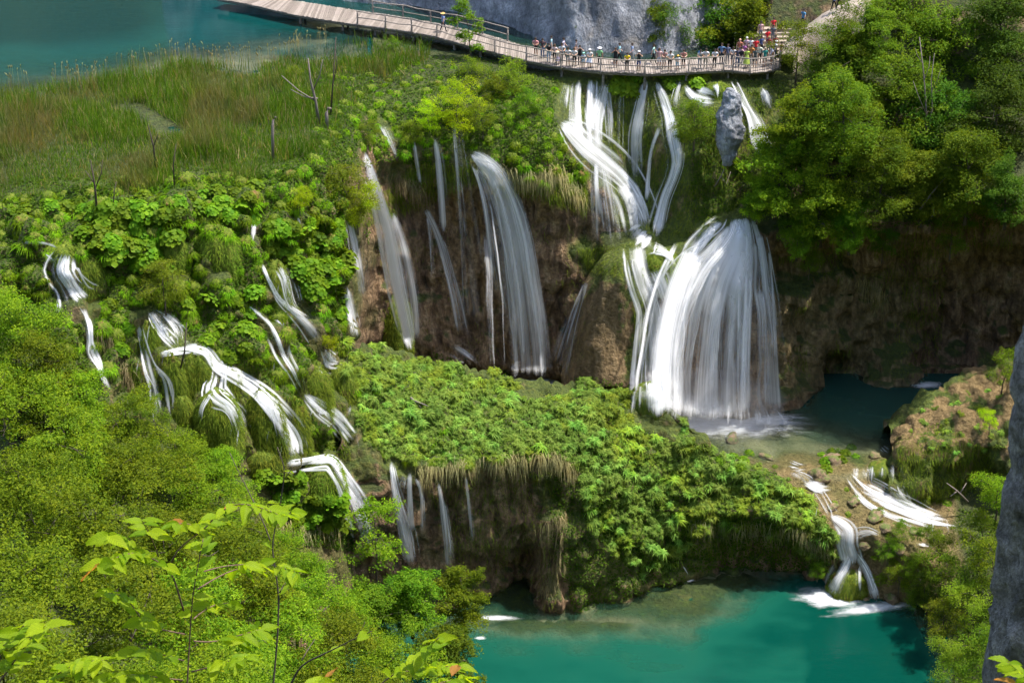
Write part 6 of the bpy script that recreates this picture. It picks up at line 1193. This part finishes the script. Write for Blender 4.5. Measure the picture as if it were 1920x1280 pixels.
PEOPLE = [
 (1004, .45, 'lean', (.6, .28, .3), BLK, 'person in a pink shirt and dark shorts, first at the rail', 1, {}), (1017, .4, 'hips', (.07, .04, .045), (.08, .13, .26), 'person in a dark top and blue jeans beside the pink shirt', 0, {}),
 (1029, .2, 'lean', BLK, (.3, .4, .55), 'person in black bending over the rail', 0, {}), (1040, .22, 'lean', (.62, .5, .52), BLK, 'long haired person in a pale pink shirt and dark shorts', 1, {'long': True, 'hair': brown}),
 (1046, .12, 'stand', (.55, .5, .45), (.5, .42, .6), 'small child in cream hat and lilac dress', 1, {'s': .68, 'hat': ('brim', (.6, .5, .38)), 'skirt': ('skirt', (.45, .38, .55))}), (1053, .3, 'lean', (.5, .52, .56), GRY, 'tall person in a light grey shirt leaning on the rail', 0, {'s': 1.08}),
 (1065, .14, 'lean', WHT, (.26, .26, .28), 'person in a white shirt and grey shorts with folded hands', 1, {}), (1077, .15, 'lean', WHT, BLK, 'person in a white shirt and black shorts', 1, {'hair': brown}), (1088, .3, 'photo', BLK, BLK, 'person in black holding a phone up', 0, {}),
 (1094, .12, 'lean', (.4, .5, .6), (.3, .45, .6), 'child with a mint green cap in pale blue clothes', 1, {'s': .8, 'hat': ('cap', (.3, .7, .55))}), (1105, .14, 'lean', WHT, (.5, .55, .7), 'person in a cap with white top and pale blue skirt', 1, {'hat': ('cap', WHT), 'skirt': ('skirt', (.55, .6, .75))}),
 (1125, .3, 'stand', (.2, .45, .2), BLK, 'person seen from behind in a lime and teal shirt and white hat', 0, {'rz': math.pi, 'hat': ('brim', WHT)}), (1155, .35, 'photo', BLK, BLK, 'person in black shorts and tank top with raised arm', 1, {'hair': brown}), (1176, .16, 'lean', (.75, .55, .02), BLK, 'person in a bright yellow shirt and black trousers', 0, {'s': .95}),
 (1198, .18, 'photo', BLK, (.04, .08, .25), 'person in a white cap photographing with both hands', 1, {'hat': ('cap', WHT)}), (1237, .4, 'stand', (.6, .36, .36), (.5, .52, .6), 'person in a pink top and pale shorts left of the leaning man', 1, {'long': True, 'hair': brown}), (1256, .15, 'lean', WHT, BLK, 'person in a white shirt and black shorts leaning far over the rail', 1, {'s': 1.05}),
 (1270, .12, 'lean', (.55, .6, .68), (.4, .52, .6), 'child in an orange cap and pale shorts', 1, {'s': .82, 'hat': ('cap', (.75, .4, .08))}), (1313, .22, 'lean', (.36, .38, .4), (.33, .33, .35), 'person in grey with a blue backpack', 0, {}), (1324, .2, 'lean', WHT, (.34, .31, .25), 'person in a white shirt and khaki trousers', 0, {'s': 1.06}),
 (1341, .2, 'lean', (.58, .6, .66), BLK, 'person in a white shirt and black trousers left of the blue shirt', 0, {}), (1353, .45, 'hips', (.09, .16, .28), (.03, .035, .05), 'person in a blue shirt with a strap across the chest', 0, {'s': 1.05}), (1372, .3, 'lean', WHT, (.04, .05, .09), 'long haired person in a white top and dark shorts', 1, {'long': True}),
 (1381, .2, 'stand', (.05, .05, .08), (.06, .1, .2), 'person in dark top and jeans at the corner post', 0, {}), (1388, .28, 'stand', (.5, .3, .32), WHT, 'person with a black backpack and white trousers seen from behind', 0, {'rz': math.pi}), (1399, .22, 'stand', (.35, .45, .08), (.35, .45, .08), 'person in a long yellow green dress', 1, {'rz': math.pi, 'skirt': ('dress', (.4, .5, .1)), 'hair': brown}),
 (1408, .4, 'stand', (.45, .2, .06), GRY, 'person in an orange brown top in the crowd', 0, {'rz': 2.5}), (1415, .22, 'stand', (.06, .08, .08), (.03, .035, .05), 'person in a dark grey tank top and dark shorts seen from behind', 1, {'rz': math.pi}), (1423, .4, 'stand', (.5, .55, .45), BLK, 'person in a pale green shirt in the crowd', 0, {'rz': 2.8}),
 (1433, .2, 'stand', (.02, .18, .16), (.36, .32, .26), 'person in a teal shirt and khaki shorts seen from behind', 1, {'rz': math.pi, 'hair': (.25, .2, .15)}), (1445, .25, 'hips', (.5, .5, .62), (.3, .28, .25), 'person in a lilac white shirt at the end of the rail', 1, {'rz': 2.}), (1452, .5, 'stand', WHT, NVY, 'person in a white cap and white shirt near the boardwalk end', 0, {'rz': 1.8, 'hat': ('cap', WHT)}),
 (1461, .4, 'hips', (.22, .04, .05), (.55, .53, .5), 'person in a maroon shirt and white shorts at the very end of the boardwalk', 1, {'rz': 1.4}),
 (1384, .75, 'stand', (.4, .15, .1), GRY, 'bald person in rust red behind the black backpack', 0, {'hair': SKINS[0]}), (1398, .85, 'stand', (.5, .35, .4), BLK, 'white haired person behind the yellow green dress', 0, {'hair': (.5, .5, .5)}), (1407, .8, 'stand', WHT, BLK, 'person in white in the second row of the crowd', 0, {}), (1416, .75, 'stand', (.55, .02, .03), BLK, 'person in a red shirt in the second row', 0, {}),
 (1426, .85, 'stand', (.05, .08, .2), BLK, 'person in navy in the second row', 0, {}), (1440, .8, 'stand', (.18, .03, .03), GRY, 'person in dark red in the second row', 0, {'hair': blond}), (1450, .85, 'stand', (.2, .03, .035), BLK, 'person in crimson beside the path', 0, {}),
 (1034, .75, 'stand', (.25, .4, .45), GRY, 'person in a faded blue jacket behind the rail leaners', 0, {'rz': 1.5}), (1058, .8, 'walk', (.45, .4, .5), BLK, 'person in pale lilac walking behind the tall grey shirt', 0, {'rz': 1.6}), (1082, .75, 'stand', (.15, .13, .14), GRY, 'person in charcoal behind the black shorts', 0, {'rz': 1.2}), (1164, .75, 'walk', (.2, .38, .42), BLK, 'walker in teal grey passing behind the tank top', 0, {'rz': 1.5}), (1188, .8, 'walk', (.2, .25, .38), GRY, 'walker in slate blue behind the yellow shirt', 0, {'rz': -1.5}), (1228, .75, 'walk', (.3, .45, .4), BLK, 'walker in grey green left of the pink top', 0, {'rz': 1.4}), (1246, .35, 'lean', (.4, .22, .2), GRY, 'person in brick red beside the leaning white shirt', 1, {}), (1282, .3, 'lean', (.45, .2, .18), BLK, 'person in rust behind the orange cap', 1, {}), (1362, .4, 'stand', (.1, .12, .2), GRY, 'person in dark blue right of the strap', 0, {}), (1394, .5, 'stand', (.3, .1, .25), BLK, 'person in plum in the crowd', 0, {'rz': 2.6}),
]
for px, f, kind, shirt, pants, lab, shorts, kw in PEOPLE:
    kw = dict(kw); rz = kw.pop('rz', 0)+RNG.uniform(-.25, .25); person(on_deck(px, f), rz, kind, shirt, pants, lab, shorts, sk=int(RNG.integers(0, 3)), **kw)
person(along(fe, s_of(826))*.55+along(be, s_of(826))*.45+np.array([0, 0, .012]), 2.2, 'walk', (.22, .28, .5), (.02, .022, .05), 'lone walker in a blue shirt and straw hat on the empty boardwalk', 0, hat=('brim', (.62, .38, .14)))
for dx, dyy, dz_, sh, lab in [(.0, .35, .19, (.6, .02, .03), 'person in a bright red shirt on the steps'), (.5, .8, .38, (.1, .12, .14), 'person in dark clothes higher on the steps'), (-.5, 1.2, .58, (.5, .3, .3), 'person in a faded pink shirt on the steps'), (.6, 1.65, .76, (.55, .03, .04), 'person with red top at the top of the steps')]:
    person(sb+np.array([dx+.3, dyy, dz_+.02]), RNG.uniform(-.4, .4), 'stand', sh, GRY, lab, 0, group='people on the steps')
for k, sh, lab in [(.62, (.3, .32, .5), 'walker in a blue shirt on the pale path'), (.66, (.45, .45, .5), 'walker in grey beside the blue shirt on the path'), (.36, (.08, .2, .35), 'walker in dark blue half hidden on the path')]:
    i = int(k*39); person(c[i]+np.array([RNG.uniform(-.6, .6), 0, .02]), 2.4, 'walk', sh, BLK, lab, 0, group='people on the path')
for px, f, col_, lab in [(1388, .28, (.02, .02, .025), 'black backpack on the person in white trousers'), (1313, .22, (.03, .14, .35), 'blue backpack on the person in grey')]:
    p = on_deck(px, f); sg = -1 if px == 1388 else 1; m = MB(); v = bmesh.new(); bmesh.ops.create_cube(v, size=1.); bmesh.ops.bevel(v, geom=v.edges[:], offset=.22, segments=2, affect='EDGES')
    me = bpy.data.meshes.new('backpack'); v.to_mesh(me); v.free(); me.materials.append(cloth(col_)); o = obj('backpack', me); o.scale = (.32, .2, .46); o.location = p+np.array([0, .2*sg, 1.22]); tag(o, lab, 'backpack')

# ================================================================== FOREGROUND SAPLINGS
t_ = NT('pleated_hornbeam_leaf'); uvn = t_.n('TexCoord').outputs['UV']; sx = t_.n('SeparateXYZ', {0: uvn}); oi = t_.n('ObjectInfo')
vein = t_.math('SINE', t_.math('ADD', t_.math('MULTIPLY', sx.outputs[1], 62.), t_.math('MULTIPLY', t_.math('ABSOLUTE', t_.math('SUBTRACT', sx.outputs[0], .5)), -26.)))
lc = t_.mix(oi.outputs['Random'], (.16, .28, .008), (.32, .42, .012)); lc = t_.mix(t_.mapr(vein, .3, 1., 0, .35), lc, (.07, .14, .01)); lc = t_.mix(t_.mapr(oi.outputs['Random'], .97, .98), lc, (.42, .2, .05))
pb = t_.n('BsdfPrincipled', {'Base Color': lc, 'Roughness': .55, 'Specular IOR Level': .15}); tb = t_.n('BsdfTranslucent', {'Color': t_.mix(1., lc, (1.8, 1.6, .7), 'MULTIPLY')})
M['bigleaf'] = t_.out(t_.n('MixShader', {0: .58, 1: pb.outputs[0], 2: tb.outputs[0]}).outputs[0])
def big_leaf(seed):
    r = np.random.default_rng(seed); nv, nu = 10, 7; t = np.linspace(0, 1, nv); w = .27*np.sin(np.pi*t**.8)**.8*(1-.25*t); u = np.linspace(-1, 1, nu); U, Tt = np.meshgrid(u, t)
    z = .07*np.abs(U)+.018*np.cos(Tt*30-np.abs(U)*7)-.24*Tt**2+.04*r.normal()*U; ser = 1+.05*np.sin(Tt*44)*(np.abs(U) > .9)
    G = np.stack([w[:, None]*U*ser, Tt-.0*U, z], -1); uv = np.stack([(U+1)/2, Tt], -1)
    return mk_mesh('leaf', G.reshape(-1, 3), grid_faces(nv, nu), M['bigleaf'], uv=uv.reshape(-1, 2))
LEAF = [big_leaf(i) for i in range(4)]
def sapling(name, label, branches, Y0, mat='twig', rng=np.random.default_rng(5), size=.088):
    """branches: (points (px, py), thickness px at base, leaves per 100 px, start fraction, depth change)"""
    b0 = at(*branches[0][0][0], Y0); root = empty(name, b0); tag(root, label, 'sapling')
    for pts, th, dens, f0, dy in branches:
        q = np.array(pts, float); n = len(q); L = np.concatenate([[0], np.cumsum(np.hypot(*np.diff(q, axis=0).T))]); s_ = np.linspace(0, L[-1], max(4, int(L[-1]/14))); x = np.interp(s_, L, q[:, 0]); y = np.interp(s_, L, q[:, 1])
        x = blur(x[:, None], 2, (0,))[:, 0]; y = blur(y[:, None], 2, (0,))[:, 0]; Yl = Y0+dy*np.linspace(0, 1, len(s_))**1.2; P = at(x, y, Yl)-b0; r = np.linspace(th, max(1.3, th*.3), len(s_))/2/ppm(Y0, q[0, 1])
        m = MB(); m.tube(P, r, 6); br = obj('branch', m.mesh('branch', M[mat]), root)
        k = int(L[-1]/100*dens*1.7)
        for i in range(k):
            f = f0+(1-f0)*(i+rng.random())/k; p = np.array([np.interp(f*L[-1], s_, P[:, a]) for a in range(3)]); e = np.array([np.interp(min(L[-1], f*L[-1]+6), s_, P[:, a]) for a in range(3)]); d = unit(e-p+1e-6)
            side = 1 if i % 2 else -1; out = unit(np.cross(d, [0, .3, 1.]))*side; dr = Vector(unit(d*.65+out*.8+np.array([0, 0, -.25])+rng.normal(0, .22, 3))); N = Vector(unit(np.array([0, -.25, 1.])+rng.normal(0, .35, 3)))
            xa = dr.cross(N).normalized(); N = xa.cross(dr).normalized(); s = size*rng.uniform(.65, 1.15); o = obj('leaf', LEAF[rng.integers(0, 4)], root)
            o.matrix_local = Matrix.Translation(Vector(p))@Matrix((xa, dr, N)).transposed().to_4x4()@Matrix.Diagonal((s, s, s, 1))
    return root
sapling('hornbeam_sapling', 'leafy hornbeam sapling close to the camera at the lower left', [
 ([(352, 1850), (350, 1300), (357, 1173), (361, 1117), (372, 1055), (382, 1004)], 6, 1, .8, .1), ([(346, 1150), (333, 1106), (322, 1069), (288, 1046), (249, 1032), (215, 1046), (176, 1064)], 4, 6, .35, -.4), ([(319, 1060), (330, 1032), (356, 1010), (384, 993), (412, 957), (448, 941), (493, 952), (535, 970)], 3.4, 4.5, .3, -.3),
 ([(365, 1108), (398, 1086), (446, 1063), (490, 1062)], 3.4, 4, .6, .3), ([(375, 1073), (417, 1060), (498, 1055)], 3, 4, .6, .2), ([(354, 1190), (271, 1173), (246, 1128), (222, 1108), (195, 1112)], 3, 6, .3, -.3), ([(356, 1200), (395, 1205), (451, 1190), (500, 1175)], 3, 7, .3, .2),
 ([(352, 1240), (300, 1225), (260, 1215), (240, 1230)], 3, 8, .25, -.2), ([(352, 1260), (390, 1252), (430, 1236), (470, 1232)], 3, 8, .3, -.2), ([(357, 1165), (385, 1140), (405, 1128), (440, 1130)], 3, 6, .3, .3), ([(300, 1050), (290, 1020), (272, 985), (262, 968)], 2.4, 5, .5, -.2), ([(255, 1035), (240, 1010), (215, 1000), (195, 1006)], 2.2, 7, .3, -.2), ([(382, 1000), (372, 985), (345, 975), (318, 985)], 2.2, 7, .2, -.1), ([(350, 1275), (300, 1270), (250, 1262), (200, 1272)], 3, 8, .2, -.3)], 6.4)
sapling('hornbeam_sapling', 'thin half bare sapling right of the leafy one', [
 ([(505, 1850), (511, 1300), (521, 1187), (523, 1114), (517, 1075), (509, 1020), (525, 951), (532, 899), (537, 878), (527, 860), (518, 832)], 6, .3, .7, .2), ([(509, 1020), (499, 990), (481, 951), (460, 909), (442, 874), (428, 842)], 3, 0, .5, .2), ([(532, 899), (545, 885), (552, 868)], 2, 0, .5, 0), ([(523, 1114), (530, 1098), (538, 1088)], 4, 0, 0, 0),
 ([(537, 1300), (562, 1246), (619, 1220), (659, 1199), (703, 1180)], 4.5, .6, .2, -.3), ([(562, 1246), (575, 1215), (597, 1190)], 3, 0, .2, .1), ([(659, 1199), (690, 1172), (684, 1158)], 2, 0, .2, 0), ([(500, 1056), (540, 1066), (566, 1076)], 2, 9, .2, -.1), ([(525, 960), (540, 968), (552, 960)], 2, 8, 0, 0)], 7.2, 'bark')
sapling('hornbeam_sapling', 'leaf sprays at the bottom left corner close to the camera', [([(-10, 1290), (30, 1235), (60, 1190), (92, 1168)], 4, 8, .2, -.2), ([(-20, 1230), (20, 1200), (50, 1165)], 3, 8, .1, -.1), ([(60, 1300), (110, 1260), (150, 1240), (200, 1236)], 3.5, 9, .1, -.2), ([(560, 1300), (590, 1278), (620, 1270)], 3, 8, 0, 0)], 5.8)
sapling('hornbeam_sapling', 'leaf spray at the bottom edge before the lower pool', [([(690, 1300), (740, 1262), (790, 1225), (828, 1190)], 3.5, 7, .25, -.2), ([(745, 1262), (800, 1250), (870, 1248)], 3, 8, .2, -.2), ([(780, 1300), (830, 1275), (880, 1272)], 3, 8, .1, 0)], 6.6)
sapling('hornbeam_sapling', 'yellow green leaf spray at the bottom right corner', [([(1960, 1300), (1930, 1270), (1900, 1245), (1882, 1236)], 3.5, 11, .1, -.2), ([(1950, 1310), (1915, 1285), (1892, 1275)], 3, 10, .1, -.2)], 6.6)
